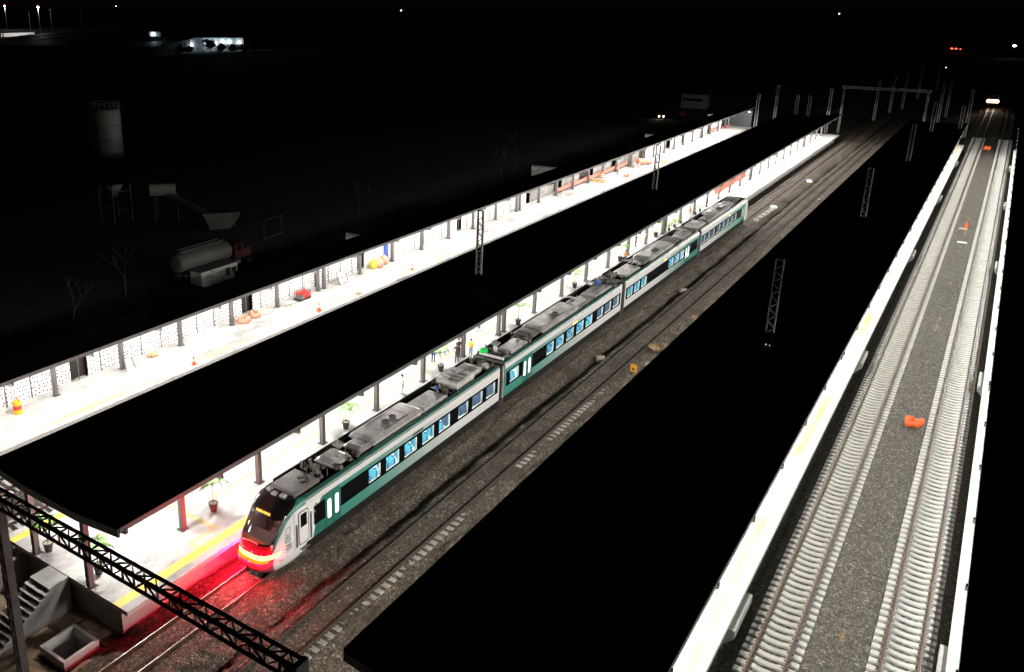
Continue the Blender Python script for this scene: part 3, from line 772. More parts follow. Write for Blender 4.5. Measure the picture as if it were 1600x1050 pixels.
# cab interior
b = MB(); b.box(XC-1.2, XC+1.2, 31.0, 31.05, 1.1, 3.5, 0); b.box(XC-1.25, XC+1.25, 29.6, 31.0, 1.1, 1.15, 0)
b.prism([(28.75, 2.05), (29.55, 2.15), (29.6, 1.2), (28.8, 1.2)], 'x', XC-1.15, XC+1.15, 1)
b.cbox(XC-.3, XC+.3, 30.0, 30.5, 1.6, 1.75, .03, 1); b.box(XC-.28, XC+.28, 30.5, 30.62, 1.6, 2.6, 1)
b.build('cab_interior', [mat('grey_cab_wall', (.35, .3, .3), .7, var=.1), mat('beige_console', (.5, .42, .38), .7, var=.1)], C1)
b = MB()
for x, y, z in ((.1, 30.2, 3.3), (.35, 30.2, 3.3), (.85, 30.3, 3.25), (1.0, 30.3, 3.2)): b.lathe([(.0, 0), (.07, .02), (.07, .06)], (XC+x, y, z-.25), 8)
b.build('cab_lamps', mat('lit_cab_lamps', (1, 1, 1), var=0, emit=9, ecol=(1, .95, .85)), C1)
point('cab_light', (XC+.3, 30.1, 2.95), 14, (1, .8, .75), .08)
# front details: wiper, seam, coupling cover line, destination display
b = MB(); b.bar((XC-.55, 28.33, 2.12), (XC+.1, 28.36, 2.16), .03); b.bar((XC+.1, 28.36, 2.16), (XC+.5, 28.36, 2.12), .03); b.build('wiper', M['metal'], C1)
b = MB(); b.box(XC-.008, XC+.008, 27.955, 28.1, .4, 1.2); b.build('bumper_seam', M['black'], C1)
def text(body, size, name, m, parent, mw, ext=.004, label=None, xs=1.0):
    c = bpy.data.curves.new(name, 'FONT'); c.body = body; c.size = size; c.extrude = ext; c.align_x = 'CENTER'; c.align_y = 'CENTER'; c.space_character = 1.05
    tmp = bpy.data.objects.new(name+'_tmp', c); COL.objects.link(tmp); dg = bpy.context.evaluated_depsgraph_get(); dg.update()
    me = bpy.data.meshes.new_from_object(tmp.evaluated_get(dg)); COL.objects.unlink(tmp); bpy.data.objects.remove(tmp); bpy.data.curves.remove(c)
    me.materials.clear(); me.materials.append(m)
    mw = mw @ Matrix.Diagonal((xs, 1, 1, 1)); me.transform(mw)
    if parent: me.transform(Matrix.Translation(-wloc(parent)))
    o = bpy.data.objects.new(name, me); COL.objects.link(o)
    if parent: o.parent = parent
    if label: o['label'] = label
    return o
def frame(origin, xdir, ydir):
    x = Vector(xdir).normalized(); z = x.cross(Vector(ydir)).normalized(); y = z.cross(x)
    return Matrix(((x.x, y.x, z.x, origin[0]), (x.y, y.y, z.y, origin[1]), (x.z, y.z, z.z, origin[2]), (0, 0, 0, 1)))
dd = Vector((0, .88, 1.05)).normalized()
pz = 3.34; p0 = Vector((XC-.05, yf(pz)-.03, pz))
b = MB(); nrm = Vector((1, 0, 0)).cross(dd)
def plate(b, c, xd, yd, w, h, t):
    xd = Vector(xd).normalized(); yd = Vector(yd).normalized(); n = xd.cross(yd)
    vs = [c+xd*sx*w/2+yd*sy*h/2+n*k*t for k in (0, 1) for sx, sy in ((-1,-1),(1,-1),(1,1),(-1,1))]
    b.add(vs, [(0,3,2,1),(4,5,6,7),(0,1,5,4),(1,2,6,5),(2,3,7,6),(3,0,4,7)])
plate(b, p0, (1, 0, 0), dd, 1.05, .22, .015); ds = b.build('destination_display', M['ledoff'], C1)
text('TREN MAYA', .19, 'display_text', mat('lit_amber_letters', (1, .6, .05), var=0, emit=3.5, ecol=(1, .4, .02)), C1, frame(p0+nrm*.02, (1, 0, 0), dd), .006)
# red lamp glow of the lit tail bar
for i in range(7):
    a = R(-66+22*i); x, y = nosex(1.4, a)
    d = Vector((x*.25, y-31.3, 0)).normalized()
    point('tail_lamp_light', (XC+x+d.x*.38, y+d.y*.38, 1.12), (950, 760, 480, 260, 130, 50, 10)[i], (1.0, .006, .035), .03)
    point('tail_lamp_light', (XC+x+d.x*.2, y+d.y*.2, 1.5), (60, 110, 130, 130, 120, 70, 15)[i], (1.0, .003, .02), .03)
# cab side: door, rails, logo, steps
o = C1
def rrect(a, c, z0, z1_, r):
    pts = []
    for cx_, cz, s in ((c-r, z0+r, -90), (c-r, z1_-r, 0), (a+r, z1_-r, 90), (a+r, z0+r, 180)):
        for k in range(5): t_ = R(s+90*k/4); pts.append((cx_+r*math.cos(t_), cz+r*math.sin(t_)))
    return pts
b = MB(); b.prism(rrect(30.62, 31.5, 1.12, 3.2, .16), 'x', XS-.05, XS+.012); cdoor = b.build('cab_door', M['rubber'], o)
b = MB(); b.prism(rrect(30.68, 31.44, 1.18, 3.14, .13), 'x', XS+.013, XS+.022); b.build('door_leaf', M['white_body'], o)
b = MB(); b.prism(rrect(30.8, 31.32, 2.2, 3.02, .06), 'x', XS+.023, XS+.028); b.build('door_window', M['band'], o)
for y in (30.48, 31.68): b = MB(); b.tube((XS+.05, y, 1.15), (XS+.05, y, 2.5 if y < 31 else 2.75), .022); b.box(XS-.01, XS+.01, y-.07, y+.07, 1.1, 2.55 if y < 31 else 2.8); b.build('handrail', M['metald'], o)
for z, dx in ((.85, 0), (.5, .02)): b = MB(); b.box(XS-.1, XS+.16+dx, 30.75, 31.4, z-.03, z); b.build('cab_step', M['metald'], o)
dark = mat('dark_lettering', (.03, .03, .03), .6, var=0)
tx = HW-.008
text('TREN', .19, 'logo_text', dark, C1, frame((XC+tx, 29.82, 1.62), (.035, 1, 0), (0, 0, 1)))
text('MAYA', .19, 'logo_text', dark, C1, frame((XC+tx, 29.82, 1.43), (.035, 1, 0), (0, 0, 1)))
b = MB(); lg = mat('mint_emblem', (.33, .52, .45), .5, var=0)
for a, c, z0, z1_ in ((29.62, 30.0, 2.18, 2.22), (29.62, 30.0, 1.82, 1.86), (29.62, 29.67, 1.86, 2.18), (29.95, 30.0, 1.86, 2.18), (29.72, 29.9, 2.1, 2.13), (29.72, 29.9, 1.92, 1.95), (29.72, 29.75, 1.95, 2.1), (29.87, 29.9, 1.95, 2.1), (29.58, 30.04, 1.27, 1.285)):
    b.box(XC+tx-.02, XC+tx+.008, a, c, z0, z1_)
b.build('emblem', lg, C1)
b = MB(); e_ = mat('panel_gap', (.2, .19, .19), .8, var=0)
for a, c, z0, z1_ in ((29.62, 29.98, 2.70, 2.71), (29.62, 29.98, 2.32, 2.33), (29.62, 29.63, 2.32, 2.71), (29.97, 29.98, 2.32, 2.71)): b.box(XC+tx-.02, XC+tx+.006, a, c, z0, z1_)
b.box(XS-.01, XS+.004, 30.3, 30.31, 1.0, 3.5); b.box(XS-.05, XS-.01+.006, 29.1, 29.35, .98, 1.0)
for y, z in ((32.15, 3.05), (32.0, 2.62)): b.box(XS, XS+.02, y-.09, y+.09, z-.03, z+.03); b.box(XS, XS+.02, y-.03, y+.03, z-.09, z+.07)
b.build('panel_gaps', e_, C1)
# green wedge behind the cab
b = MB(); b.prism([(31.85, 1.02), (32.95, 1.02), (32.95, 3.26), (32.75, 3.26), (32.5, 3.1)], 'x', XS+.001, XS+.006); b.build('green_wedge', M['door'], C1)
b = MB(); b.prism([(32.07, 1.74), (32.95, 1.74), (32.95, 2.98), (32.45, 2.98)], 'x', XS+.007, XS+.011); b.build('dark_glazing', M['band'], C1)
# white side between nose and wedge
b = MB(); b.prism([(31.3, 1.02), (31.85, 1.02), (32.5, 3.1), (32.75, 3.26), (33.2, 3.27), (31.3, 3.27)], 'x', XS+.0005, XS+.0025); b.build('white_side_panel', M['white_body'], C1)
b = MB(); b.box(XS, XS+.012, 41.9, 43.2, 3.06, 3.18); b.build('side_indicator', M['ledoff'], C1)
b = MB(); b.box(XS, XS+.02, 67.2, 68.0, 3.08, 3.18); b.build('side_indicator', M['ylamp'], C2)
b = MB(); b.box(XS, XS+.02, 91.5, 91.95, 3.08, 3.22); b.build('side_indicator', M['ylamp'], C3)
b = MB(); b.box(XS, XS+.02, 117.3, 117.8, 3.08, 3.22); b.build('side_indicator', M['ylamp'], C4)
# rear cab side panel and pale doorway
b = MB(); b.prism(rrect(126.4, 127.2, 1.1, 3.2, .14), 'x', XS-.02, XS+.012); b.build('cab_door', M['metal'], C4)

# roof equipment (each a piece on its coach)
def ac(o, y0, y1, fans, x0=-.98, x1=1.02, z0=3.86, z1_=4.22, mk='metal'):
    b = MB(); ch = .22
    pts = [(XC+x0, z0), (XC+x1, z0), (XC+x1, z1_-.2), (XC+x1-.25, z1_), (XC+x0+.25, z1_), (XC+x0, z1_-.2)]
    b.prism(pts, 'y', y0+.35, y1-.35)
    for s, (ye, yi) in ((0, (y0, y0+.35)), (1, (y1, y1-.35))):
        inn = [(x*.97+XC*.03, z0+(z-z0)*.55) for x, z in pts]
        vs = [(x, yi, z) for x, z in pts]+[(x, ye, z) for x, z in inn]
        b.add(vs, [(i, (i+1) % 6, 6+(i+1) % 6, 6+i) for i in range(6)]+[tuple(range(6, 12))])
    b.box(XC+x0+.1, XC+x1-.1, y0+.2, y1-.2, 3.7, z0)
    for k in range(1, 4):
        yk = y0+(y1-y0)*k/4; b.box(XC+x0+.24, XC+x1-.24, yk-.012, yk+.012, z1_, z1_+.012)
    q = b.build('air_conditioner', M[mk], o)
    for fy, fx in fans:
        b = MB(); b.lathe([(.25, 0), (.27, .03), (.24, .05), (.21, .03)], (XC+fx, fy, z1_), 18, 0)
        b.lathe([(.2, .0), (.2, .012)], (XC+fx, fy, z1_), 16, 1)
        for k in range(6):
            a = k*math.pi/3; b.box(0, 0, 0, 0, 0, 0) if False else b.bar((XC+fx, fy, z1_+.03), (XC+fx+.2*math.cos(a), fy+.2*math.sin(a), z1_+.03), .035, .01, 0)
        b.build('fan', [M['metald'], M['black']], o)
    if fans:
        ys = [f[0] for f in fans]; b = MB()
        for xx in (x0+.35, x1-.35): b.box(XC+xx-.012, XC+xx+.012, min(ys)-.9, max(ys)+.9, z1_, z1_+.015)
        b.build('duct_line', M['black'], o)
def rbox(o, y0, y1, x0, x1, z1_, mk='metal', c=.08, name='roof_box', z0=3.7, grid=False):
    b = MB(); b.cbox(XC+x0, XC+x1, y0, y1, z0, z1_, c)
    if grid:
        for k in range(1, 4): yk = y0+(y1-y0)*k/4; b.box(XC+x0+.1, XC+x1-.1, yk-.02, yk+.02, z1_-.001, z1_+.03)
        xm_ = XC+(x0+x1)/2; b.box(xm_-.02, xm_+.02, y0+.1, y1-.1, z1_-.001, z1_+.03)
    return b.build(name, M[mk], o)
def wedge(o, y, x, s=.55, mk='metal'):
    b = MB(); x = XC+x
    b.add([(x-.5*s, y-.6*s, 4.2), (x+.7*s, y-.6*s, 4.15), (x+.6*s, y+.6*s, 4.15), (x-.6*s, y+.6*s, 4.25), (x, y, 3.75), (x+.1, y+.1, 3.75)], [(0, 1, 2, 3), (0, 1, 4), (1, 2, 5, 4), (2, 3, 5), (3, 0, 4, 5)])
    b.tube((x-.05, y-.1, 4.2), (x, y+.05, 4.38), .1, .02, 4)
    b.build('roof_scoop', M[mk], o)
def clutter(o, y0, y1, n, seed, x0=-1.0, x1=1.0):
    rr = random.Random(seed)
    for mk, name, cnt in (('grime', 'pipework', n), ('metald', 'brackets', n)):
        b = MB()
        for i in range(cnt):
            x = XC+rr.uniform(x0, x1); y = rr.uniform(y0, y1); k = rr.random()
            if k < .35: b.tube((x, y, 3.8+rr.random()*.2), (x+rr.uniform(-.8, .8), y+rr.uniform(-.5, .5), 3.8+rr.random()*.2), rr.uniform(.025, .07), n=8)
            elif k < .7: b.cbox(x-.08, x+rr.uniform(.05, .3), y-.1, y+rr.uniform(.1, .4), 3.7, rr.uniform(3.9, 4.15), .02)
            elif k < .85: b.tube((x, y, 3.7), (x, y, 4.25), .05, .03, 8)
            else: b.lathe([(.12, 0), (.16, .08), (.12, .2), (.03, .26)], (x, y, 3.8), 10)
        b.build(name, M[mk], o)
def panto(o, y, s=1, x0=-.9, x1=.9):
    b = MB()
    for x in (x0*.6, x1*.6): b.bar((XC+x, y-.7, 3.95), (XC+x, y+.7, 3.95), .05)
    for yy in (y-.7, y+.7): b.bar((XC+x0*.6, yy, 3.95), (XC+x1*.6, yy, 3.95), .05)
    b.bar((XC, y-.6*s, 4.0), (XC, y+.8*s, 4.2), .06); b.bar((XC-.35, y+.8*s, 4.22), (XC+.35, y-.5*s, 4.28), .03); b.bar((XC+.35, y+.8*s, 4.22), (XC-.35, y-.5*s, 4.28), .03)
    for yy in (y-.55*s, y-.25*s):
        b.bar((XC-.6, yy, 4.32), (XC+.6, yy, 4.32), .05); b.bar((XC-.6, yy, 4.32), (XC-.9, yy, 4.18), .04); b.bar((XC+.6, yy, 4.32), (XC+.9, yy, 4.18), .04)
    for x in (-.55, .55):
        for yy in (y-.7, y+.7): b.lathe([(.06, 0), (.09, .06), (.05, .1), (.09, .16), (.05, .22)], (XC+x, yy, 3.72), 8)
    b.build('pantograph', M['metal'], o)
b = MB()
for yy_, oo in (((31.3, 53.7), C1), ((54.7, 78.7), C2), ((79.8, 104), C3), ((105, 125.8), C4)):
    b = MB()
    for x in (-1.16, ): b.box(XC+x-.03, XC+x+.03, yy_[0]+.2, yy_[1]-.2, 3.8, 4.02)
    b.build('roof_fairing', M['rubber'], oo)
# coach 1
rbox(C1, 30.9, 33.1, -.95, .95, 4.1, 'metald', .1, 'air_conditioner', grid=False)
for dx in (-.15, .25): b = MB(); b.lathe([(.17, 0), (.19, .02), (.15, .03)], (XC+dx+.15, 32.4-dx*.6, 4.1), 14); b.build('fan', M['black'], C1)
for x, y in ((-.75, 30.75), (-.2, 30.55), (.35, 30.65)): b = MB(); b.cbox(XC+x-.17, XC+x+.17, y-.12, y+.16, 3.86, 4.0, .03); b.build('horn_cover', M['white_body'], C1)
clutter(C1, 33.2, 35.0, 16, 3)
for x, y in ((-.75, 33.5), (-.2, 33.7), (.1, 33.6), (.5, 33.4)): b = MB(); b.box(XC+x-.07, XC+x+.07, y-.05, y+.05, 3.7, 4.4); b.build('insulator', M['metald'], C1)
ac(C1, 34.6, 36.3, [], -.75, .75, 3.9, 4.2); wedge(C1, 36.7, -.6)
clutter(C1, 35.6, 37.0, 10, 5, .0, 1.0)
ac(C1, 37.0, 38.4, [], -.55, .95, 3.85, 4.08); ac(C1, 38.2, 43.9, [(40.7, .1), (41.55, .1)]); rbox(C1, 44.0, 46.9, -.6, 1.0, 4.0, 'metal', .12, grid=False)
clutter(C1, 46.9, 48.2, 10, 8)
rbox(C1, 48.3, 50.7, -.85, .95, 4.32, 'metal', .06, 'radiator', grid=True); rbox(C1, 50.9, 52.2, -.8, .7, 4.15, 'metal', .06, 'radiator', grid=True)
b = MB(); b.lathe([(.1, 0), (.16, .05), (.16, .14), (.1, .2)], (XC-.15, 47.3, 3.95), 10); b.build('filter', M['blue'], C1)
b = MB(); b.tube((XC+.55, 52.7, 3.75), (XC+.55, 53.3, 3.75), .42, .3, 14); b.build('dome', M['metal'], C1)
clutter(C1, 52.6, 53.6, 10, 11)
# coach 2
b = MB(); b.tube((XC-1.0, 54.9, 3.95), (XC+1.1, 54.9, 3.95), .13, n=10); b.build('cross_duct', M['white_body'], C2)
M['greenlamp'] = mat('lit_green_unit', (.02, .5, .1), var=0, emit=.25, ecol=(.0, .8, .12))
b = MB(); b.lathe([(.3, 0), (.36, .1), (.3, .14), (.34, .24), (.24, .3)], (XC-.72, 55.0, 4.05), 16); b.build('green_dome', M['greenlamp'], C2)
b = MB(); b.box(XC-.2, XC+.15, 55.6, 55.65, 3.9, 4.5); b.build('white_plate', M['white_body'], C2)
clutter(C2, 55.1, 56.2, 14, 21); wedge(C2, 57.0, -.75); rbox(C2, 56.4, 59.2, -.35, 1.0, 4.05, 'metal', .14)
clutter(C2, 58.4, 60.2, 12, 22); ac(C2, 60.2, 62.0, [], -.9, .8, 3.85, 4.15, 'metald'); ac(C2, 61.9, 69.4, [(65.4, .15), (66.1, .15)]); panto(C2, 71.0)
rbox(C2, 69.6, 72.8, -.5, .95, 3.88, 'metal', .06); rbox(C2, 73.2, 77.2, -.55, 1.0, 3.98, 'metal', .12); wedge(C2, 76.2, -.9, .7, 'white_body')
b = MB(); b.cbox(XC-.55, XC-.15, 76.6, 77.3, 3.98, 4.25, .08); b.build('blue_cover', M['blue'], C2); clutter(C2, 77.2, 78.6, 14, 24)
# coach 3
clutter(C3, 79.8, 81.4, 14, 31); rbox(C3, 80.9, 85.0, -.7, 1.0, 3.98, 'metal', .12); panto(C3, 85.6); ac(C3, 86.2, 88.2, [], -.8, .9, 3.85, 4.2, 'metald')
ac(C3, 88.0, 95.8, [(91.0, .2), (91.8, .2)]); ac(C3, 95.6, 98.6, [], -.9, .9, 3.85, 4.15, 'metald'); rbox(C3, 98.8, 102.4, -.5, 1.0, 3.95, 'metal', .1); panto(C3, 101.2, -1); clutter(C3, 102.4, 104, 12, 33)
# coach 4
rbox(C4, 105.2, 108.0, -.8, .9, 4.2, 'metal', .2); clutter(C4, 108, 109.4, 10, 41); rbox(C4, 109.4, 113.0, -.5, 1.0, 4.0, 'metal', .12); ac(C4, 112.8, 119.6, [(116, .15), (116.8, .15)])
ac(C4, 119.9, 121.9, [], -.8, .9, 3.85, 4.12); clutter(C4, 122, 124.4, 16, 42, -.7, .7); rbox(C4, 124.0, 125.8, -.6, .6, 4.0, 'grime', .06)

# ------------------------------------------------------------------ potted palms
def palm(seed, h=2.1, fronds=9):
    rr = random.Random(seed)
    t = thing('potted_palm', '', 'potted palm', (0, 0, 0), 'potted palms on the middle platform')
    b = MB(); b.lathe([(.17, 0), (.19, .05), (.27, .5), (.29, .52), (.29, .58), (.25, .58), (.24, .5)], (0, 0, 0), 18); b.build('pot', M['pot'], t, smooth=True)
    b = MB(); b.lathe([(.235, .5), (.235, .53)], (0, 0, 0), 14); b.build('soil', M['stone'], t)
    b = MB(); p = Vector((0, 0, .5)); lean = Vector((rr.uniform(-.1, .1), rr.uniform(-.1, .1), 0)); q = p
    for k in range(5):
        n = p+lean*((k+1)/5)**2+Vector((0, 0, (h*.55)*(k+1)/5)); b.tube(q, n, .035-.004*k, .031-.004*k, 8); q = n
    b.build('trunk', M['trunk'], t)
    b = MB()
    for f in range(fronds):
        a = 2*math.pi*f/fronds+rr.uniform(-.3, .3); L = rr.uniform(.7, 1.05); rise = rr.uniform(.25, .6); d = Vector((math.cos(a), math.sin(a), 0)); side = Vector((-d.y, d.x, 0))
        pts = []
        for k in range(9):
            s = k/8; pts.append(q+d*(L*s)+Vector((0, 0, rise*math.sin(s*2.3)-.35*s*s)))
        for k in range(8):
            b.bar(pts[k], pts[k+1], .014, .01)
            if k > 1:
                for sg in (-1, 1):
                    for u in (0, .33, .66):
                        c = pts[k].lerp(pts[k+1], u); ll = .26*math.sin(math.pi*min(1, .25+k/9))+.05
                        tip = c+side*sg*ll+d*ll*.65+Vector((0, 0, -.10*rr.random()-.04)); w = d*.042
                        b.add([c-w, c+w, tip], [(0, 1, 2)])
    b.build('fronds', M['leaf'], t)
    return t
pots = [(-38.8, 22.2, 'potted palm near the stairs, seen through the truss'), (-34.9, 22.6, 'potted palm at the very near end, right of the post and truss'), (-34.35, 30.3, 'potted palm standing alone nearest the train nose'),
        (-34.4, 43.1, 'second potted palm along the platform past the train nose'), (-34.3, 55.6, 'potted palm beside the person in blue jeans'), (-34.1, 68.9, 'potted palm just beyond the man in the yellow shirt'),
        (-34.4, 82.5, 'potted palm beside the coupling of second and third coaches'), (-34.2, 95, 'potted palm with a seated person in orange beside it'), (-34.6, 108.5, 'potted palm beyond the two standing passengers')]
pp = [palm(i+3, 2.0+.25*(i % 3), 8+i % 3) for i in range(3)]
for i, (x, y, lab) in enumerate(pots):
    if i < 3: o = pp[i]; o.location = (x, y, 1.1); o['label'] = lab; o.rotation_euler.z = i
    else: dup(pp[i % 3], (x, y, 1.1), lab, rz=i*1.3)
# row of small leafy planters further on
def planter(seed):
    rr = random.Random(seed); t = thing('leafy_plant', '', 'plant', (0, 0, 0), 'leafy plants in a row beyond the third coach')
    b = MB(); b.lathe([(.14, 0), (.2, .38), (.22, .4), (.18, .4)], (0, 0, 0), 14); b.build('pot', M['pot'], t)
    b = MB()
    for k in range(46):
        c = Vector((rr.gauss(0, .2), rr.gauss(0, .2), rr.uniform(.5, 1.15))); d = Vector((rr.uniform(-1, 1), rr.uniform(-1, 1), rr.uniform(-.3, .6))).normalized()*.22; s = d.orthogonal().normalized()*.07
        b.add([c, c+d*.5+s, c+d, c+d*.5-s], [(0, 1, 2, 3)])
    for k in range(6): b.bar((0, 0, .38), (rr.gauss(0, .12), rr.gauss(0, .12), .9), .015)
    b.build('foliage', M['leaf'], t); return t
pl0 = planter(5)
for i, (y, lab) in enumerate(((112.6, 'leafy potted plant nearest in the row beyond the third coach'), (114.9, 'second leafy potted plant in the row beyond the third coach'), (117.6, 'third leafy potted plant, left of the gap with a person'), (124.2, 'leafy potted plant right of the person in pink'), (126.4, 'farthest leafy potted plant in the row beside the last coach'))):
    if i == 0: pl0.location = (-34.2, y, 1.1); pl0['label'] = lab
    else: dup(pl0, (-34.2, y, 1.1), lab, rz=i*1.1)

# ------------------------------------------------------------------ people
def person(label, loc, rz, shirt, pants, skin=(.32, .17, .11), hair=(.02, .015, .012), arms='down', sit=False, vest=None, long_sleeve=False, bag=False, stride=.0, h=1.72):
    t = thing('person', label, 'person', loc, None, rz); k = h/1.72
    V = {}; E_ = []
    def v(n, x, y, z, r, par=None):
        V[n] = (len(V), (x*k, y*k, z*k), r*k)
        if par: E_.append((V[par][0], V[n][0]))
    dz = -.42 if sit else 0
    v('pelvis', 0, 0, .95+dz, .145); v('waist', 0, .01, 1.1+dz, .13, 'pelvis'); v('chest', 0, .015, 1.3+dz, .155, 'waist'); v('neck0', 0, .0, 1.43+dz, .085, 'chest'); v('neck', 0, -.01, 1.5+dz, .055, 'neck0')
    v('jaw', 0, -.03, 1.565+dz, .07, 'neck'); v('head', 0, -.015, 1.63+dz, .088, 'jaw'); v('crown', 0, 0, 1.685+dz, .065, 'head')
    for s, n in ((-1, 'l'), (1, 'r')):
        v('sh'+n, s*.18, .01, 1.39+dz, .065, 'chest')
        if arms == 'hips': e = (s*.36, .06, 1.15); w = (s*.2, -.08, 1.0); f = (s*.13, -.13, .97)
        elif arms == 'front': e = (s*.24, .0, 1.13); w = (s*.13, -.2, 1.12); f = (s*.04, -.24, 1.13)
        elif arms == 'one' and s > 0: e = (s*.25, -.02, 1.14); w = (s*.1, -.24, 1.22); f = (s*.06, -.28, 1.28)
        else: e = (s*.25, .02, 1.12); w = (s*.27, -.05, .88); f = (s*.27, -.08, .79)
        v('el'+n, e[0], e[1], e[2]+dz, .045, 'sh'+n); v('wr'+n, w[0], w[1], w[2]+dz, .03, 'el'+n); v('ha'+n, f[0], f[1], f[2]+dz, .034, 'wr'+n)
        v('hip'+n, s*.09, 0, .88+dz, .1, 'pelvis')
        if sit:
            v('kn'+n, s*.12, -.42, .5, .065, 'hip'+n); v('an'+n, s*.12, -.38, .1, .042, 'kn'+n); v('to'+n, s*.12, -.55, .045, .04, 'an'+n)
        else:
            o_ = s*stride; v('kn'+n, s*.1, -o_*.5-.02, .5, .066, 'hip'+n); v('an'+n, s*.11, o_, .09, .042, 'kn'+n); v('to'+n, s*.13, o_-.17, .04, .038, 'an'+n)
    me = bpy.data.meshes.new('tmp'); vs = sorted(V.values()); me.from_pydata([a[1] for a in vs], E_, []); ob = bpy.data.objects.new('tmp', me); COL.objects.link(ob)
    md = ob.modifiers.new('s', 'SKIN'); md.use_smooth_shade = True
    for a in vs: me.skin_vertices[0].data[a[0]].radius = (a[2], a[2]*(.8 if a[0] in (0, 1, 2) else 1))
    me.skin_vertices[0].data[0].use_root = True
    sb = ob.modifiers.new('u', 'SUBSURF'); sb.levels = 1; sb.render_levels = 1
    dg = bpy.context.evaluated_depsgraph_get(); dg.update(); m2 = bpy.data.meshes.new_from_object(ob.evaluated_get(dg)); bpy.data.objects.remove(ob)
    ms = [mat('skin', skin, .6, var=.08), mat('shirt_cloth', shirt, .85, var=.12), mat('trouser_cloth', pants, .85, var=.15), mat('shoe_leather', (.03, .025, .02), .6, var=0)]
    m2.materials.clear()
    for m in ms: m2.materials.append(m)
    for p in m2.polygons:
        c = p.center/k; z = c.z-dz; i = 1
        if z > 1.475 : i = 0
        elif abs(c.x) > (.245 if not long_sleeve else .9) and z < 1.3 and arms != 'front': i = 0
        elif arms in ('front', 'one') and c.y < -.12 and z > 1.0 and not long_sleeve: i = 0
        if z < .97 and i == 1: i = 2
        if z < .98 and abs(c.x) > .2 and not sit: i = 0
        if (c.z < .1): i = 3
        p.material_index = i
    o = bpy.data.objects.new('body', m2); COL.objects.link(o); o.parent = t
    b = MB(); b.lathe([(.02, 1.765), (.06, 1.75), (.09, 1.71), (.1, 1.66), (.094, 1.62)], (0, .02, dz), 14); hm = b.mesh('hair', mat('dark_hair', hair, .7, var=0), smooth=True)
    hm.transform(Matrix.Scale(k, 4)); ho = bpy.data.objects.new('hair', hm); COL.objects.link(ho); ho.parent = t
    if vest:
        b = MB(); cs = [(.175, 1.0), (.165, 1.1), (.185, 1.25), (.19, 1.38), (.12, 1.44)]
        vs_ = []; fs_ = []; n = 16
        for r_, z_ in cs:
            for i in range(n): a = 2*math.pi*i/n; vs_.append((r_*1.08*math.cos(a)*k, (r_*.86*math.sin(a)+.01)*k, (z_+dz)*k))
        for j in range(len(cs)-1):
            for i in range(n): fs_.append((j*n+i, j*n+(i+1) % n, (j+1)*n+(i+1) % n, (j+1)*n+i))
        b.add(vs_, fs_); vo = bpy.data.objects.new('vest', b.mesh('vest', mat('vest_cloth', vest, .8, var=.1), smooth=True)); COL.objects.link(vo); vo.parent = t
    return t
person('person in blue jeans standing left of the palm, head hidden by the canopy edge', (-35.75, 56.7, 1.1), R(200), (.55, .56, .58), (.03, .06, .17), arms='down')
person('person in dark clothes and open yellow vest with hands on hips', (-34.15, 57.9, 1.1), R(20), (.04, .035, .035), (.045, .045, .05), vest=None, arms='hips', stride=.05, skin=(.38, .2, .14))
person('person in dark clothes standing just behind the one with hands on hips', (-34.6, 58.9, 1.1), R(60), (.07, .03, .04), (.04, .03, .03), arms='down', skin=(.38, .2, .14))
person('person in a bright yellow shirt with folded arms by the post', (-33.75, 59.5, 1.1), R(-10), (.75, .55, .04), (.3, .35, .42), arms='front', long_sleeve=True, skin=(.4, .22, .15))
person('person in white walking, legs hidden behind the train roof', (-34.3, 50.0, 1.1), R(140), (.8, .8, .78), (.7, .68, .62), arms='down', stride=.12, long_sleeve=True)
person('person in black with a dark coat over the arm and bare legs', (-34.9, 102.0, 1.1), R(90), (.02, .02, .025), (.02, .02, .02), arms='one', skin=(.35, .2, .13))
person('person in white top and reddish trousers beside the one in black', (-34.4, 104.2, 1.1), R(220), (.75, .74, .72), (.45, .16, .1), arms='one', stride=.08)
person('person in an orange shirt sitting next to a potted palm', (-33.75, 95.4, 1.1), R(0), (.8, .35, .06), (.1, .1, .14), arms='front', sit=True)
person('person in pink standing among the leafy plants', (-34.2, 121.4, 1.1), R(30), (.6, .25, .25), (.5, .45, .45), arms='down')
person('person in pale clothes alone on the far empty platform', (-33.9, 173.8, 1.1), R(150), (.72, .5, .4), (.6, .55, .52), arms='hips', stride=.08)
person('tiny person on the far left platform beside the orange netting', (-54.6, 146.5, 1.1), R(60), (.5, .18, .1), (.08, .08, .1), arms='front')
b = MB(); b.box(-33.98, -33.55, 95.25, 95.75, 1.1, 1.5); tag(b.build('stool', M['wood'], origin=(-33.76, 95.5, 1.1)), 'low stool under the seated person in orange', 'stool')

# ------------------------------------------------------------------ things on the far left platform
t = thing('traffic_drum', 'yellow and red striped drum by the near end of the perforated wall', 'drum', (-55.5, 30.8, 1.1))
b = MB(); b.lathe([(.34, 0), (.34, .12), (.3, .14), (.3, .95), (.26, 1.0), (.24, .9)], (-55.5, 30.8, 1.1), 22, 0); b.build('barrel', mat('amber_plastic', (.85, .42, .02), .5, var=.08), t)
b = MB(); b.lathe([(.306, .36), (.306, .66)], (-55.5, 30.8, 1.1), 22); b.build('band', M['red'], t)
b = MB()
for k in range(10):
    a0 = math.pi*k/10; a1 = math.pi*(k+1)/10; b.bar((-55.5+.3*math.cos(a0), 30.8, 2.05+.3*math.sin(a0)), (-55.5+.3*math.cos(a1), 30.8, 2.05+.3*math.sin(a1)), .04)
b.build('handle', M['red'], t)
t = thing('leaning_board', 'small grey board leaning against the first wall post', 'board', (-55.3, 40.6, 1.1))
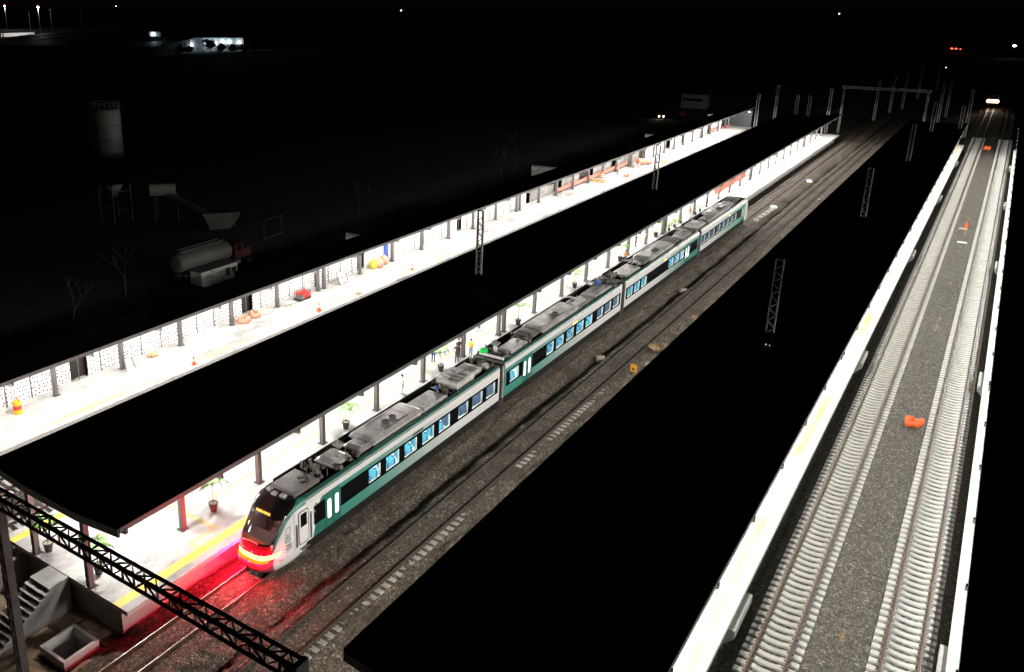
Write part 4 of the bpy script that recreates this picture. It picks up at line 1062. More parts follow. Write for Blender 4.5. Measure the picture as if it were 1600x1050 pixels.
b = MB(); b.add([(-55.1, 40.3, 1.12), (-55.1, 41.2, 1.12), (-55.5, 41.15, 2.0), (-55.5, 40.45, 2.0), (-55.16, 40.3, 1.12), (-55.16, 41.2, 1.12), (-55.56, 41.15, 2.0), (-55.56, 40.45, 2.0)], [(0,1,2,3),(7,6,5,4),(0,4,5,1),(1,5,6,2),(2,6,7,3),(3,7,4,0)]); b.build('panel', M['metal'], t)
b = MB(); b.bar((-55.12, 40.32, 1.14), (-55.5, 40.47, 2.0), .05); b.bar((-55.12, 41.18, 1.14), (-55.5, 41.13, 2.0), .05); b.build('frame', M['steel'], t)
t = thing('cardboard_box', 'small open cardboard box against the perforated wall', 'box', (-55.9, 43.7, 1.1))
b = MB(); b.box(-56.15, -55.7, 43.4, 44.05, 1.1, 1.42); b.build('carton', M['card'], t)
b = MB(); b.quad((-55.7, 43.4, 1.42), (-55.7, 44.05, 1.42), (-55.5, 44.05, 1.36), (-55.5, 43.4, 1.36)); b.quad((-56.15, 43.4, 1.42), (-55.7, 43.4, 1.42), (-55.7, 43.25, 1.33), (-56.15, 43.25, 1.33)); b.build('flaps', M['card'], t)
def cone_t():
    t = thing('traffic_cone', '', 'traffic cone', (0, 0, 0), 'orange cones on the far left platform')
    b = MB(); b.box(-.19, .19, -.19, .19, 0, .04); b.build('base', M['orange'], t)
    b = MB(); b.lathe([(.15, .04), (.03, .75), (.02, .76)], (0, 0, 0), 14); b.build('cone', M['orange'], t)
    b = MB(); b.lathe([(.112, .3), (.078, .5)], (0, 0, 0), 14); b.build('band', M['white'], t); return t
c0 = cone_t(); c0.location = (-51.8, 44.6, 1.1); c0['label'] = 'orange cone near the platform edge, nearest of the three'
dup(c0, (-51.8, 60.9, 1.1), 'orange cone near the platform edge opposite the red generator', scale=1.25); dup(c0, (-52.0, 77.6, 1.1), 'orange cone near the platform edge, farthest of the three')
def blob(name, lab, cat, loc, r, mk, seed, grp=None, holes=True):
    """inflatable-looking lumpy ring, like a discarded plastic barrier section"""
    t = thing(name, lab, cat, loc, grp); rr = random.Random(seed); b = MB(); n = 18; m_ = 8; vs = []; fs = []
    ph = rr.uniform(0, 6)
    for i in range(n):
        a = 2*math.pi*i/n; R_ = r*(1+.18*math.sin(3*a+ph)+.1*math.sin(5*a)); tr = r*.34*(1+.2*math.sin(2*a+ph))
        for j in range(m_):
            c = 2*math.pi*j/m_; q = R_-tr+tr*math.cos(c); vs.append((loc[0]+q*math.cos(a), loc[1]+q*math.sin(a)*.85, loc[2]+tr*1.3+tr*1.5*math.sin(c)+.12*r*math.sin(4*a+ph)))
    for i in range(n):
        for j in range(m_): fs.append((i*m_+j, i*m_+(j+1) % m_, ((i+1) % n)*m_+(j+1) % m_, ((i+1) % n)*m_+j))
    b.add(vs, fs); b.build('ring', M[mk], t, smooth=True)
    b = MB(); b.lathe([(r*.45, .05), (r*.5, .12), (r*.3, .2)], loc, 12); b.build('core', M[mk], t); return t
blob('plastic_barrier', 'salmon plastic barrier ring by the second dark doorway, left one', 'barrier', (-55.5, 54.2, 1.1), .62, 'salmon', 1, 'salmon barrier rings by the doorway')
blob('plastic_barrier', 'salmon plastic barrier ring by the second dark doorway, right one', 'barrier', (-55.7, 55.9, 1.1), .62, 'salmon', 2, 'salmon barrier rings by the doorway')
blob('plastic_barrier', 'red orange plastic barrier piece lying on grey ballast between the right tracks', 'barrier', (-1.75, 70.4, -.14), .62, 'orange', 4)
blob('plastic_barrier', 'small orange barrier piece at the far end of the ballast between the right tracks', 'barrier', (-2.5, 229, -.14), .75, 'orange', 5)
t = thing('generator', 'red and black portable generator in front of the perforated wall', 'generator', (-55.4, 62.4, 1.1))
b = MB(); b.cbox(-55.75, -55.1, 61.9, 62.5, 1.2, 1.75, .05); b.build('engine', M['metald'], t)
b = MB(); b.cbox(-55.8, -55.05, 62.5, 63.3, 1.3, 2.0, .08); b.cbox(-55.8, -55.05, 61.9, 62.5, 1.76, 2.0, .06); b.build('fuel_tank', M['red'], t)
b = MB()
for x in (-55.84, -55.02):
    b.tube((x, 61.8, 1.15), (x, 63.4, 1.15), .03); b.tube((x, 61.8, 1.15), (x, 61.8, 2.05), .03); b.tube((x, 63.4, 1.15), (x, 63.4, 2.05), .03); b.tube((x, 61.8, 2.05), (x, 63.4, 2.05), .03)
b.build('frame', M['black'], t)
for y in (61.95, 63.2):
    b = MB(); b.tube((-55.9, y, 1.22), (-54.98, y, 1.22), .12, n=14); b.build('wheel', M['rubber'], t)
t = thing('window_frame', 'loose dark window frame with white panes leaning on the wall', 'window frame', (-55.5, 69.2, 1.1))
b = MB(); A = Vector((-55.2, 68.5, 1.12)); U = Vector((0, 1.4, 0)); Vv = Vector((-.55, .0, 1.25))
for a, c in ((A, A+U), (A+Vv, A+U+Vv), (A, A+Vv), (A+U, A+U+Vv), (A+U*.5, A+U*.5+Vv), (A+Vv*.5, A+Vv*.5+U)): b.bar(a, c, .07)
b.build('frame', M['steel'], t)
b = MB(); b.quad(A+Vector((-.02, 0, 0)), A+U+Vector((-.02, 0, 0)), A+U+Vv, A+Vv); b.build('pane', M['panel'], t)
for i, (y, mk, lab) in enumerate(((75.6, 'yellow', 'yellow rolled tarpaulin bag against the wall'), (76.2, 'salmon', 'orange sack in front of the yellow bag'), (77.6, 'salmon', 'orange sack against the wall, left of the blue doorway'))):
    t = thing('sack', lab, 'sack', (-56.0+.25*(i == 1), y, 1.1)); b = MB(); b.lathe([(.3, 0), (.5, .15), (.52, .5), (.42, .85), (.2, 1.0), (.12, 1.15)], (-56.0+.35*(i == 1), y, 1.1), 14); b.build('bag', M[mk], t, smooth=True)
    b = MB(); b.lathe([(.14, .96), (.15, 1.02)], (-56.0+.35*(i == 1), y, 1.1), 10); b.build('tie', M['black'], t)
b = MB(); b.box(-56.66, -56.6, 78.55, 79.35, 1.12, 3.0); tag(b.build('blue_sheet', M['blue'], origin=(-56.6, 79, 1.1)), 'blue sheet hung in the doorway right of the orange sacks', 'sheet')
t = thing('wood_offcuts', 'small heap of timber offcuts near the platform edge', 'timber', (-51.9, 67.2, 1.1))
for i, (a, c) in enumerate((((-52.1, 67.0, 1.13), (-51.7, 67.7, 1.13)), ((-52.1, 67.5, 1.17), (-51.6, 67.3, 1.19)), ((-51.8, 66.9, 1.13), (-51.7, 67.5, 1.16)))):
    b = MB(); b.bar(a, c, .12, .06); b.build('plank', M['wood'], t)
t = thing('debris', 'small pile of broken blocks at the foot of the third wall post', 'rubble', (-55.4, 59.7, 1.1)); rr = random.Random(4)
for k in range(6):
    x = -55.3+rr.uniform(-.25, .25); y = 60.0+rr.uniform(-.4, .4); b = MB(); b.cbox(x, x+.22, y, y+.18, 1.1, 1.1+rr.uniform(.08, .28), .03); b.build('block', M['stone'], t)
# power lead on the platform
b = MB(); pts = [(-55.6+.5*math.sin(k*.7), 56.5+k*.42, 1.115) for k in range(14)]
for a, c in zip(pts, pts[1:]): b.tube(a, c, .02, n=5)
tag(b.build('power_lead', M['black'], origin=(-55.4, 58, 1.1)), 'thin dark power lead trailing from the salmon barriers', 'cable')
t = thing('traffic_drum', 'orange and white drum standing behind a timber beam on the far left platform', 'drum', (-55.6, 142, 1.1))
b = MB(); b.lathe([(.32, 0), (.3, .1), (.27, 1.0), (.2, 1.05)], (-55.6, 142, 1.1), 18); b.build('barrel', M['orange'], t)
for zz in (.3, .65):
    b = MB(); b.lathe([(.306, zz), (.3, zz+.15)], (-55.6, 142, 1.1), 18); b.build('band', M['white'], t)
b = MB(); b.cbox(-56.2, -53.6, 138.2, 138.6, 1.1, 1.6, .02); tag(b.build('timber_beam', M['wood'], origin=(-55, 138.4, 1.1)), 'thick timber beam lying in front of the orange drum', 'timber')
b = MB(); b.cbox(-53.2, -52.3, 145.5, 146.3, 1.1, 1.35, .1); b.cbox(-52.9, -52.5, 146.4, 146.9, 1.1, 1.5, .1); tag(b.build('orange_rags', M['orange'], origin=(-52.8, 146, 1.1)), 'crumpled orange sheet on the far left platform', 'sheet')
t = thing('cement_mixer', 'grey tub and pinkish drum mixer beside the second platform mast', 'cement mixer', (-54.6, 157, 1.1))
b = MB(); b.lathe([(.6, 0), (.75, .6), (.7, .62)], (-54.6, 155.6, 1.1), 18); b.build('tub', M['metal'], t)
b = MB(); b.tube((-55.2, 158.2, 1.9), (-53.6, 160.8, 1.5), .55, .38, 16); b.build('drum', M['salmon'], t); b = MB(); b.tube((-55.3, 158, 1.1), (-55.2, 158.2, 1.9), .06); b.tube((-53.8, 160.4, 1.1), (-53.8, 160.4, 1.5), .06); b.build('stand', M['black'], t)
b = MB(); b.cbox(-52.3, -51.9, 163.5, 165.5, 1.1, 1.3, .02); tag(b.build('timber_plank', M['yellow'], origin=(-52, 164.5, 1.1)), 'yellowish plank near the edge beyond the second platform mast', 'timber')
# orange safety netting strung between posts
def netting(lab, x, pairs, z0=1.7, z1_=2.25):
    t = thing('safety_netting', lab, 'netting', (x, pairs[0], 1.1)); b = MB()
    for a, c in zip(pairs, pairs[1:]):
        n = 8
        for q in range(n):
            u = a+(c-a)*q/n; w = a+(c-a)*(q+1)/n; s0 = -.18*math.sin(math.pi*q/n); s1 = -.18*math.sin(math.pi*(q+1)/n)
            b.quad((x, u, z0+s0), (x, w, z0+s1), (x, w, z1_+s1), (x, u, z1_+s0))
    b.build('net', M['net'], t)
    for y in pairs: bb = MB(); bb.tube((x-.03, y, 1.1), (x-.03, y, 2.5), .03); bb.build('pole', M['steel'], t)
netting('orange netting strip along the unfinished part of the far left platform', -56.1, [124.2, 130, 136.5, 142.8, 149, 155.2])
netting('orange netting across the opening near the end of the far left platform', -56.2, [207.6, 211, 214.2]); netting('orange netting at the very end of the far left platform', -56.2, [218.5, 222, 225.8], 1.2, 1.7)
netting('orange netting along the middle platform beyond the train', -35.3, [137.5, 144, 150.5, 156.6], 1.5, 2.7)
t = thing('queue_barrier', 'row of thin black queue posts on the middle platform beside the last coach', 'barrier', (-34.2, 128, 1.1))
for y in (126.5, 128.2, 130, 132):
    b = MB(); b.tube((-34.3, y, 1.1), (-34.3, y, 2.1), .025); b.lathe([(.16, 0), (.16, .03)], (-34.3, y, 1.1), 12); b.build('post', M['black'], t)
b = MB(); b.box(-34.31, -34.29, 126.5, 132, 1.98, 2.03); b.build('belt', M['red'], t)
b = MB(); b.box(-57.0, -56.9, 219, 229, 1.1, 4.9); b.box(-56.9, -51.4, 226.35, 226.45, 1.12, 5.2); tag(b.build('glass_screen', mat('dark_tinted_screen', (.03, .036, .04), .4, var=.3), origin=(-54, 226.4, 1.1)), 'dull grey screen closing the end of the far left platform', 'screen')
t = thing('wall_lamp', 'small lit lamp under the far end of the left canopy', 'lamp', (-51.6, 224, 4.9)); b = MB(); b.lathe([(.1, 0), (.14, .08), (.1, .14)], (-51.6, 224, 4.9), 10); b.build('bulb', M['bulb_w'], t); b = MB(); b.tube((-51.6, 224, 5.04), (-51.6, 224, 5.7), .03); b.build('stem', M['steel'], t)

# ------------------------------------------------------------------ stones, blocks and tufts on the ballast
def rock(x, y, z, s, seed, lab, name='stone_block', mk='stone', grp=None):
    rr = random.Random(seed); b = MB(); n = 8; vs = []
    pr = [(0.9, -.3), (1.0, .25), (.85, .62), (.4, .75)]
    for r_, h in pr:
        for i in range(n): a = 2*math.pi*i/n+.3; q = r_*(1+rr.uniform(-.15, .15))*(1.15 if i % 2 else .95); vs.append((x+q*s*math.cos(a), y+q*s*math.sin(a), z+h*s+rr.uniform(-.05, .05)*s))
    fs = [(j*n+i, j*n+(i+1) % n, (j+1)*n+(i+1) % n, (j+1)*n+i) for j in range(3) for i in range(n)]+[tuple(range(24, 32)), tuple(range(8))[::-1]]
    b.add(vs, fs); o = b.build(name, M[mk], origin=(x, y, z)); tag(o, lab, 'stone', grp)
rock(-25.9, 69.2, -.5, .5, 1, 'pale stone block in the ditch beside the second coach', grp='loose stone blocks on the ballast')
rock(-25.9, 92.8, -.5, .5, 2, 'pale stone block in the ditch beside the third coach', grp='loose stone blocks on the ballast')
rock(-21.2, 93.5, -.4, .42, 3, 'pale stone block at the canopy edge, right of the second track', grp='loose stone blocks on the ballast')
rock(-27.3, 142, -.3, .5, 4, 'white block on the ballast nearest beyond the rear of the train', mk='white', grp='loose stone blocks on the ballast')
rock(-27.0, 168, -.3, .5, 5, 'white block on the ballast farther beyond the train', mk='white', grp='loose stone blocks on the ballast')
rock(-31.3, 139, -.3, .35, 6, 'white block at the foot of the platform beyond the train', mk='white', grp='loose stone blocks on the ballast')
rock(-21.9, 70.2, -.42, .4, 7, 'pale block behind the orange marker board', grp='loose stone blocks on the ballast')
rock(-22.6, 152, -.3, .35, 8, 'small pale block by the canopy edge far up the second track', grp='loose stone blocks on the ballast')
b = MB()
for k in range(5): b.cbox(-27.7+.05*k, -27.1+.05*k, 130.6+k*2.1, 131.9+k*2.1, -.3, .02, .06)
tag(b.build('cable_cover', M['dustysl'], origin=(-27.4, 133, -.2)), 'row of pale concrete covers beside the track behind the train', 'cover')
t = thing('marker_board', 'small orange board standing on the ballast beside the canopy edge', 'marker board', (-22.3, 67.8, -.4))
b = MB(); b.box(-22.6, -22.05, 67.6, 67.66, -.3, .55); b.build('board', mat('amber_board', (.7, .33, .02), .5, var=.1), t); b = MB(); b.tube((-22.32, 67.7, -.5), (-22.32, 67.7, .5), .03); b.build('post', M['black'], t)
b = MB(); b.box(-22.4, -22.25, 67.585, 67.598, 0, .22); b.build('mark', M['black'], t)
def tuft(x, y, z, r, h, n, seed, lab, name='grass_tuft'):
    rr = random.Random(seed); b = MB()
    for i in range(n):
        a = rr.uniform(0, 6.283); q = r*math.sqrt(rr.random())*.6; c = Vector((x+q*math.cos(a), y+q*math.sin(a), z)); d = Vector((math.cos(a)*.5*r*rr.random()*1.6, math.sin(a)*.5*r*rr.random()*1.6, h*rr.uniform(.5, 1))); s = Vector((-math.sin(a), math.cos(a), 0))*.02
        b.add([c-s, c+s, c+d*.6+Vector((0, 0, .1*h)), c+d], [(0, 1, 2), (1, 3, 2)])
    tag(b.build(name, M['grass'], origin=(x, y, z)), lab, 'grass')
tuft(-22.1, 74.0, -.45, 1.0, .8, 420, 1, 'large dry straw coloured grass tuft right of the second track')
tuft(-22.0, 79.5, -.45, .9, .45, 260, 2, 'lower dry grass tuft just beyond the large one')
tuft(-21.8, 85.0, -.45, 1.1, .4, 260, 3, 'third dry grass tuft along the second track')
tuft(-21.8, 91.0, -.45, 1.0, .4, 220, 4, 'farthest dry grass tuft by the pale block')
b = MB(); rr = random.Random(9)
for i in range(2600):
    y = rr.uniform(30, 125); x = rr.gauss(-26.9, .5)
    if mnoise.noise(Vector((x*.8, y*.35, 4))) < 0: continue
    if x > -26 : continue; c = Vector((x, y, z1(x, y)-.01)); d = Vector((rr.uniform(-.1, .1), rr.uniform(-.1, .1), rr.uniform(.08, .22))); s = Vector((.012, .012, 0)); b.add([c-s, c+s, c+d], [(0, 1, 2)])
o = b.build('weeds', mat('brown_weeds', (.12, .09, .045), .9, var=.4)); o['kind'] = 'stuff'; tag(o, 'sparse dark weeds growing along the ballast beside the train', 'weeds')
b = MB(); rr = random.Random(10)
for i in range(420):
    y = rr.uniform(12, 90)**1; x = rr.uniform(-31.8, -17.6); s = rr.uniform(.03, .07); z = z1(x, y)
    if abs(abs(x+29.35)-.75) < .1 or abs(abs(x+24.05)-.75) < .1: continue
    b.add([(x-s, y, z), (x, y-s, z), (x+s, y, z), (x, y+s, z), (x, y, z+s*1.1)], [(0, 1, 4), (1, 2, 4), (2, 3, 4), (3, 0, 4)])
o = b.build('loose_stones', M['stone']); o['kind'] = 'stuff'; tag(o, 'pale loose stones scattered over the brown ballast', 'stones')
t = thing('warning_cone_pile', 'orange scrap and white bag on the grey ballast between the far right tracks', 'debris', (-2.2, 144.5, -.2))
b = MB(); b.add([(-2.5, 144, -.2), (-1.8, 144.2, -.2), (-2.0, 145.6, -.2), (-2.1, 146.6, .35)], [(0, 1, 2), (0, 1, 3), (1, 2, 3), (2, 0, 3)]); b.build('scrap', M['orange'], t); b = MB(); b.cbox(-2.9, -1.9, 142.6, 143.3, -.2, 0, .08); b.build('bag', M['stone'], t)
b = MB(); b.cbox(-2.6, -1.5, 134, 134.5, -.2, -.02, .03); tag(b.build('white_board', M['white'], origin=(-2, 134.3, -.2)), 'short white board lying between the far right tracks', 'board')
t = thing('floor_light', 'pair of tiny lit dots on the big black canopy beside the nearest mast', 'lamp', (-11.6, 65.1, 5.7))
b = MB(); b.lathe([(.05, 0), (.05, .06)], (-11.72, 65.15, 5.72), 8); b.build('bulb', mat('dim_lamp', (1, 1, 1), var=0, emit=.6, ecol=(1, 1, 1)), t); b = MB(); b.lathe([(.035, 0), (.035, .05)], (-11.45, 65.1, 5.72), 8); b.build('bulb', mat('dim_lamp', (1, 1, 1), var=0, emit=.6, ecol=(1, 1, 1)), t)

# ------------------------------------------------------------------ the dark yard beyond
M['silo'] = mat('dusty_silo_steel', (.11, .11, .10), .6, var=.15, scale=.6)
M['dull'] = mat('dull_yard_steel', (.045, .043, .04), .7, var=.3)
t = thing('cement_silo', 'tall pale cement silo on legs with a railed top in the dark yard', 'silo', (-105.5, 78, -1)); sx, sy = -105.5, 78
b = MB(); b.lathe([(1.85, 5.2), (1.85, 15.3), (1.7, 15.5)], (sx, sy, 0), 30); b.build('tank', M['silo'], t, smooth=True)
b = MB(); b.lathe([(.35, 2.7), (1.84, 5.18)], (sx, sy, 0), 30); b.build('hopper', M['silo'], t, smooth=True)
for z in (7.2, 9.2, 11.2, 13.2): b = MB(); b.lathe([(1.86, z), (1.9, z+.04), (1.86, z+.1)], (sx, sy, 0), 30); b.build('ring', M['dull'], t)
for i in (-1, 1):
    for j in (-1, 1): b = MB(); b.bar((sx+i*1.6, sy+j*1.6, -1), (sx+i*1.6, sy+j*1.6, 6), .2); b.build('leg', M['dull'], t)
b = MB()
for z in (.8, 3.6):
    for i in (-1, 1): b.bar((sx-1.6, sy+i*1.6, z), (sx+1.6, sy+i*1.6, z), .1); b.bar((sx+i*1.6, sy-1.6, z), (sx+i*1.6, sy+1.6, z), .1); b.bar((sx-1.6, sy+i*1.6, z), (sx+1.6, sy+i*1.6, z+2.8), .08)
b.build('brace', M['dull'], t)
b = MB()
for k in range(16):
    a = 2*math.pi*k/16; a2 = 2*math.pi*(k+1)/16; p = (sx+1.8*math.cos(a), sy+1.8*math.sin(a)); p2 = (sx+1.8*math.cos(a2), sy+1.8*math.sin(a2))
    b.bar((*p, 15.4), (*p, 16.5), .05); b.bar((*p, 16.5), (*p2, 16.5), .05); b.bar((*p, 16), (*p2, 16), .04)
b.build('railing', M['dull'], t)
b = MB()
for s in (-.25, .25): b.bar((sx-1.2+s, sy-1.75, -1), (sx-1.2+s, sy-1.75, 16.6), .05)
for k in range(50): b.bar((sx-1.45, sy-1.75, -.8+k*.35), (sx-.95, sy-1.75, -.8+k*.35), .04)
b.build('ladder', M['dull'], t)
t = thing('batching_plant', 'dark concrete batching plant with pale hopper and chute beside the silo', 'batching plant', (-98, 80, -1))
b = MB(); b.add([(-100.2, 80.2, 3.0), (-97.8, 83.0, 3.0), (-97.8, 83.0, 7.2), (-100.2, 80.2, 7.2), (-101.5, 82, 3), (-99.5, 84.5, 3), (-99.5, 84.5, 7.2), (-101.5, 82, 7.2)], [(0, 1, 2, 3), (7, 6, 5, 4), (0, 4, 5, 1), (3, 2, 6, 7), (1, 5, 6, 2), (0, 3, 7, 4)]); b.build('hopper', M['silo'], t)
b = MB(); b.bar((-98.5, 82.5, 3.0), (-90, 84.5, -.2), 1.4, .5); b.build('conveyor', M['dull'], t)
b = MB(); b.add([(-91, 82.4, .2), (-88.2, 86.0, .2), (-87.8, 86.2, 1.2), (-91.2, 82.0, 1.2), (-90, 82.2, -1), (-88.4, 84.6, -1)], [(0, 1, 2, 3), (0, 1, 5, 4)]); b.build('feed_bin', M['silo'], t)
for x, y in ((-99.8, 80.6), (-97.8, 83.2), (-101.2, 82.2), (-99.4, 84.4), (-91, 83), (-88.6, 85.6)): b = MB(); b.bar((x, y, -1), (x, y, 3.1 if x < -95 else .3), .18); b.build('leg', M['dull'], t)
# tanker truck
t = thing('tanker_truck', 'dim tanker truck with pale cylindrical tank and dark red cab in the yard', 'tanker truck', (-74, 68, -1)); tx0 = -74.3
b = MB()
prof = [(.9, 0), (1.12, .12), (1.15, .3), (1.15, 7.7), (1.12, 7.9), (.9, 8.0)]; n = 24; vs = []
for r_, y in prof:
    for i in range(n): a = 2*math.pi*i/n; vs.append((tx0+r_*1.05*math.cos(a), 62.2+y, 1.55+r_*.95*math.sin(a)))
b.add(vs, [(j*n+i, j*n+(i+1) % n, (j+1)*n+(i+1) % n, (j+1)*n+i) for j in range(5) for i in range(n)]+[tuple(range(n)), tuple(range(5*n, 6*n))]); b.build('tank', M['silo'], t, smooth=True)
b = MB(); b.box(tx0-.35, tx0+.35, 63, 69.5, 2.66, 2.7)
for s in (-.4, .4): b.bar((tx0+s, 63, 2.95), (tx0+s, 69.5, 2.95), .05)
b.build('walkway', M['galv'], t)
b = MB(); b.box(tx0-.45, tx0+.45, 62.3, 73.4, .1, .35); b.box(tx0+.6, tx0+1.1, 62.6, 70.1, .05, .35); b.build('chassis', M['dull'], t)
cabm = mat('dark_red_cab', (.04, .003, .006), .4, var=.1)
b = MB(); b.cbox(tx0-1.1, tx0+1.1, 70.6, 72.1, .3, 2.3, .2); b.cbox(tx0-.75, tx0+.75, 72.1, 73.7, .2, 1.35, .15); b.build('cab', cabm, t)
b = MB(); b.box(tx0-.95, tx0+.95, 72.08, 72.12, 1.4, 2.0); b.box(tx0+1.09, tx0+1.11, 71.0, 71.8, 1.35, 1.95); b.build('window', M['band'], t)
for y in (63.3, 64.6, 70.0, 72.9):
    for s in (-1, 1):
        b = MB(); b.tube((tx0+s*.8, y, -.5), (tx0+s*1.15, y, -.5), .5, n=20); w_ = b.build('wheel', M['rubber'], t)
        b = MB(); b.tube((tx0+s*1.151, y, -.5), (tx0+s*1.17, y, -.5), .26, n=14); b.build('rim', M['galv'], w_)
b = MB(); b.tube((tx0+1.0, 70.2, -.1), (tx0+1.0, 71.4, -.1), .28, n=14); b.build('fuel_tank', M['galv'], t)
# white container with letters
t = thing('equipment_container', 'long low pale container with large dark letters parked beside the tanker', 'container', (-71.2, 65.3, -1)); cx0, cx1 = -72.6, -70.8
b = MB(); b.prism([(62.9, -.6), (63.4, -.85), (68.0, -.85), (68.0, -.1), (68.6, -.1), (68.6, .95), (62.9, .95)], 'x', cx0, cx1); b.build('shell', mat('container_white', (.5, .49, .47), .6, var=.08), t)
b = MB(); b.box(cx0-.05, cx1+.03, 62.8, 68.7, .951, 1.0); b.build('lid', M['dull'], t)
b = MB(); b.box(cx1+.002, cx1+.02, 66.6, 67.4, -.3, .6); b.box(cx1+.002, cx1+.02, 67.6, 68.3, -.08, .5); b.build('grille', M['black'], t)
text('MIC', .78, 'lettering', dark, t, frame((cx1+.012, 64.3, .18), (0, 1, 0), (0, 0, 1)), .004)
b = MB(); b.box(cx1+.004, cx1+.012, 63.7, 64.6, -.35, -.3); b.box(cx1+.004, cx1+.012, 65.5, 65.7, .3, .42); b.box(cx1+.004, cx1+.012, 66.0, 66.2, .3, .42); b.box(cx1+.004, cx1+.012, 64.3, 64.75, .72, .82); b.build('small_marks', dark, t)
for y in (63.8, 67.6): b = MB(); b.box(cx0+.2, cx1-.1, y, y+.3, -1, -.84); b.build('skid', M['black'], t)
t = thing('goal_frame', 'thin pale rectangular frame standing in the dark yard', 'frame', (-80.4, 85, -1))
for a, c in (((-80.2, 83, -1), (-80.2, 83, 1.6)), ((-80.6, 87, -1), (-80.6, 87, 1.6)), ((-80.2, 83, 1.6), (-80.6, 87, 1.6)), ((-80.2, 83, -.9), (-80.6, 87, -.9))): b = MB(); b.bar(a, c, .08); b.build('bar', M['dull'], t)
# bare trees
def bare_tree(x, y, h, seed, lab):
    rr = random.Random(seed); t = thing('bare_tree', lab, 'tree', (x, y, -1), 'bare trees in the dark yard'); b = MB(); tw = MB()
    def br(p, d, L, r, dep):
        n = 3; q = p
        for k in range(n):
            d = (d+Vector((rr.uniform(-.16, .16), rr.uniform(-.16, .16), .06))).normalized(); e = q+d*L/n; (b if dep < 2 else tw).tube(q, e, r*(1-k*.15), r*(1-(k+1)*.15), 6 if dep < 2 else 4, cap=False); q = e
        if dep < 4:
            for k in range(rr.choice((2, 3))):
                dd_ = (d+Vector((rr.uniform(-.8, .8), rr.uniform(-.8, .8), rr.uniform(-.1, .5)))).normalized(); br(q, dd_, L*rr.uniform(.6, .8), r*.55, dep+1)
    br(Vector((x, y, -1)), Vector((0, 0, 1)), h*.42, .12, 0)
    tm = mat('grey_bark', (.035, .03, .025), .9, var=.2); b.build('trunk', tm, t); tw.build('crown', tm, t)
for i, (x, y, h, lab) in enumerate(((-71.5, 46.4, 5.5, 'bare tree nearest the camera at the left of the yard'), (-74.3, 55.2, 6, 'bare tree left of the tanker truck'), (-74.7, 140.6, 5.5, 'bare tree beyond the canopy, left one of a pair'), (-75.8, 147.8, 4.5, 'bare tree beyond the canopy, right one of a pair'), (-77, 100, 5, 'bare tree beyond the first stub wall'), (-84, 160, 5.5, 'bare tree far behind the pair'))): bare_tree(x, y, h, 20+i, lab)
# lit warehouse
t = thing('warehouse', 'long pale warehouse with bright bluish wall lamps far left', 'warehouse', (-450, 408, -1))
A = Vector((-456, 377, -1)); Bv = Vector((-443, 446, -1)); dv = (Bv-A).normalized(); nv = Vector((dv.y, -dv.x, 0))
def P3_(s, d, z): q = A+dv*s+nv*d; return (q.x, q.y, z)
Lw = (Bv-A).length
b = MB(); b.add([P3_(0, 0, -1), P3_(Lw, 0, -1), P3_(Lw, 0, 7), P3_(0, 0, 9), P3_(0, -40, -1), P3_(Lw, -40, -1), P3_(Lw, -40, 7), P3_(0, -40, 9)], [(0, 1, 2, 3), (7, 6, 5, 4), (0, 3, 7, 4), (1, 5, 6, 2)]); b.build('wall', M['panel'], t)
b = MB(); b.add([P3_(-1, 1, 9.05), P3_(Lw+1, 1, 7.05), P3_(Lw+1, -41, 7.05), P3_(-1, -41, 9.05), P3_(-1, 1, 9.5), P3_(Lw+1, 1, 7.5), P3_(Lw+1, -41, 7.5), P3_(-1, -41, 9.5)], [(3, 2, 1, 0), (4, 5, 6, 7), (0, 1, 5, 4), (1, 2, 6, 5), (2, 3, 7, 6), (3, 0, 4, 7)]); b.build('roof', M['dull'], t)
b = MB(); b.add([P3_(-2, .4, 9.6), P3_(6, .4, 9.5), P3_(6, .4, 12.4), P3_(-2, .4, 12.6), P3_(-2, -3, 9.6), P3_(6, -3, 9.5), P3_(6, -3, 12.4), P3_(-2, -3, 12.6)], [(0, 1, 2, 3), (7, 6, 5, 4), (0, 3, 7, 4), (1, 5, 6, 2), (3, 2, 6, 7)]); b.build('parapet', M['panel'], t)
bl = mat('lit_blue_white_bulb', (1, 1, 1), var=0, emit=22, ecol=(.75, .92, 1))
b_h = .6
for i, (s, z, e) in enumerate(((22.5, 4.2, 500), (28.3, 3.6, 300), (41, 4.6, 500), (47, 4.3, 800), (53, 4.8, 800), (58.5, 4.6, 800), (66.5, 4.0, 1100), (0.8, 11, 300))):
    p = P3_(s, 1.0, z); b = MB(); b.lathe([(b_h*.3, -b_h), (b_h, -.1), (b_h*.9, b_h*.6), (.1, b_h)], p, 10); w_ = b.build('wall_lamp', bl, t)
    q = P3_(s, 1.6, z); point('wall_lamp_light', q, e*.6, (.6, .85, 1.0), .3)
# dark shed in front
t = thing('shed', 'large dark low shed with faint ridged roof left of the warehouse', 'shed', (-470, 350, -1))
b = MB(); b.add([(-418, 343, -1), (-560, 300, -1), (-620, 430, -1), (-470, 440, -1), (-418, 343, 5), (-560, 300, 5), (-620, 430, 9), (-470, 440, 9)], [(0, 1, 5, 4), (1, 2, 6, 5), (2, 3, 7, 6), (3, 0, 4, 7)]); b.build('wall', M['dull'], t)
b = MB(); b.add([(-416, 341, 5.05), (-562, 298, 5.05), (-622, 432, 9.05), (-468, 442, 9.05)], [(0, 1, 2, 3)])
for k in range(6):
    f = k/6+.05; p = Vector((-416, 341, 5.1)).lerp(Vector((-562, 298, 5.1)), f); q = Vector((-468, 442, 9.1)).lerp(Vector((-622, 432, 9.1)), f); b.bar(p.lerp(q, .3), q, .8, .3, 1)
b.build('roof', [M['roof'], M['galv']], t)
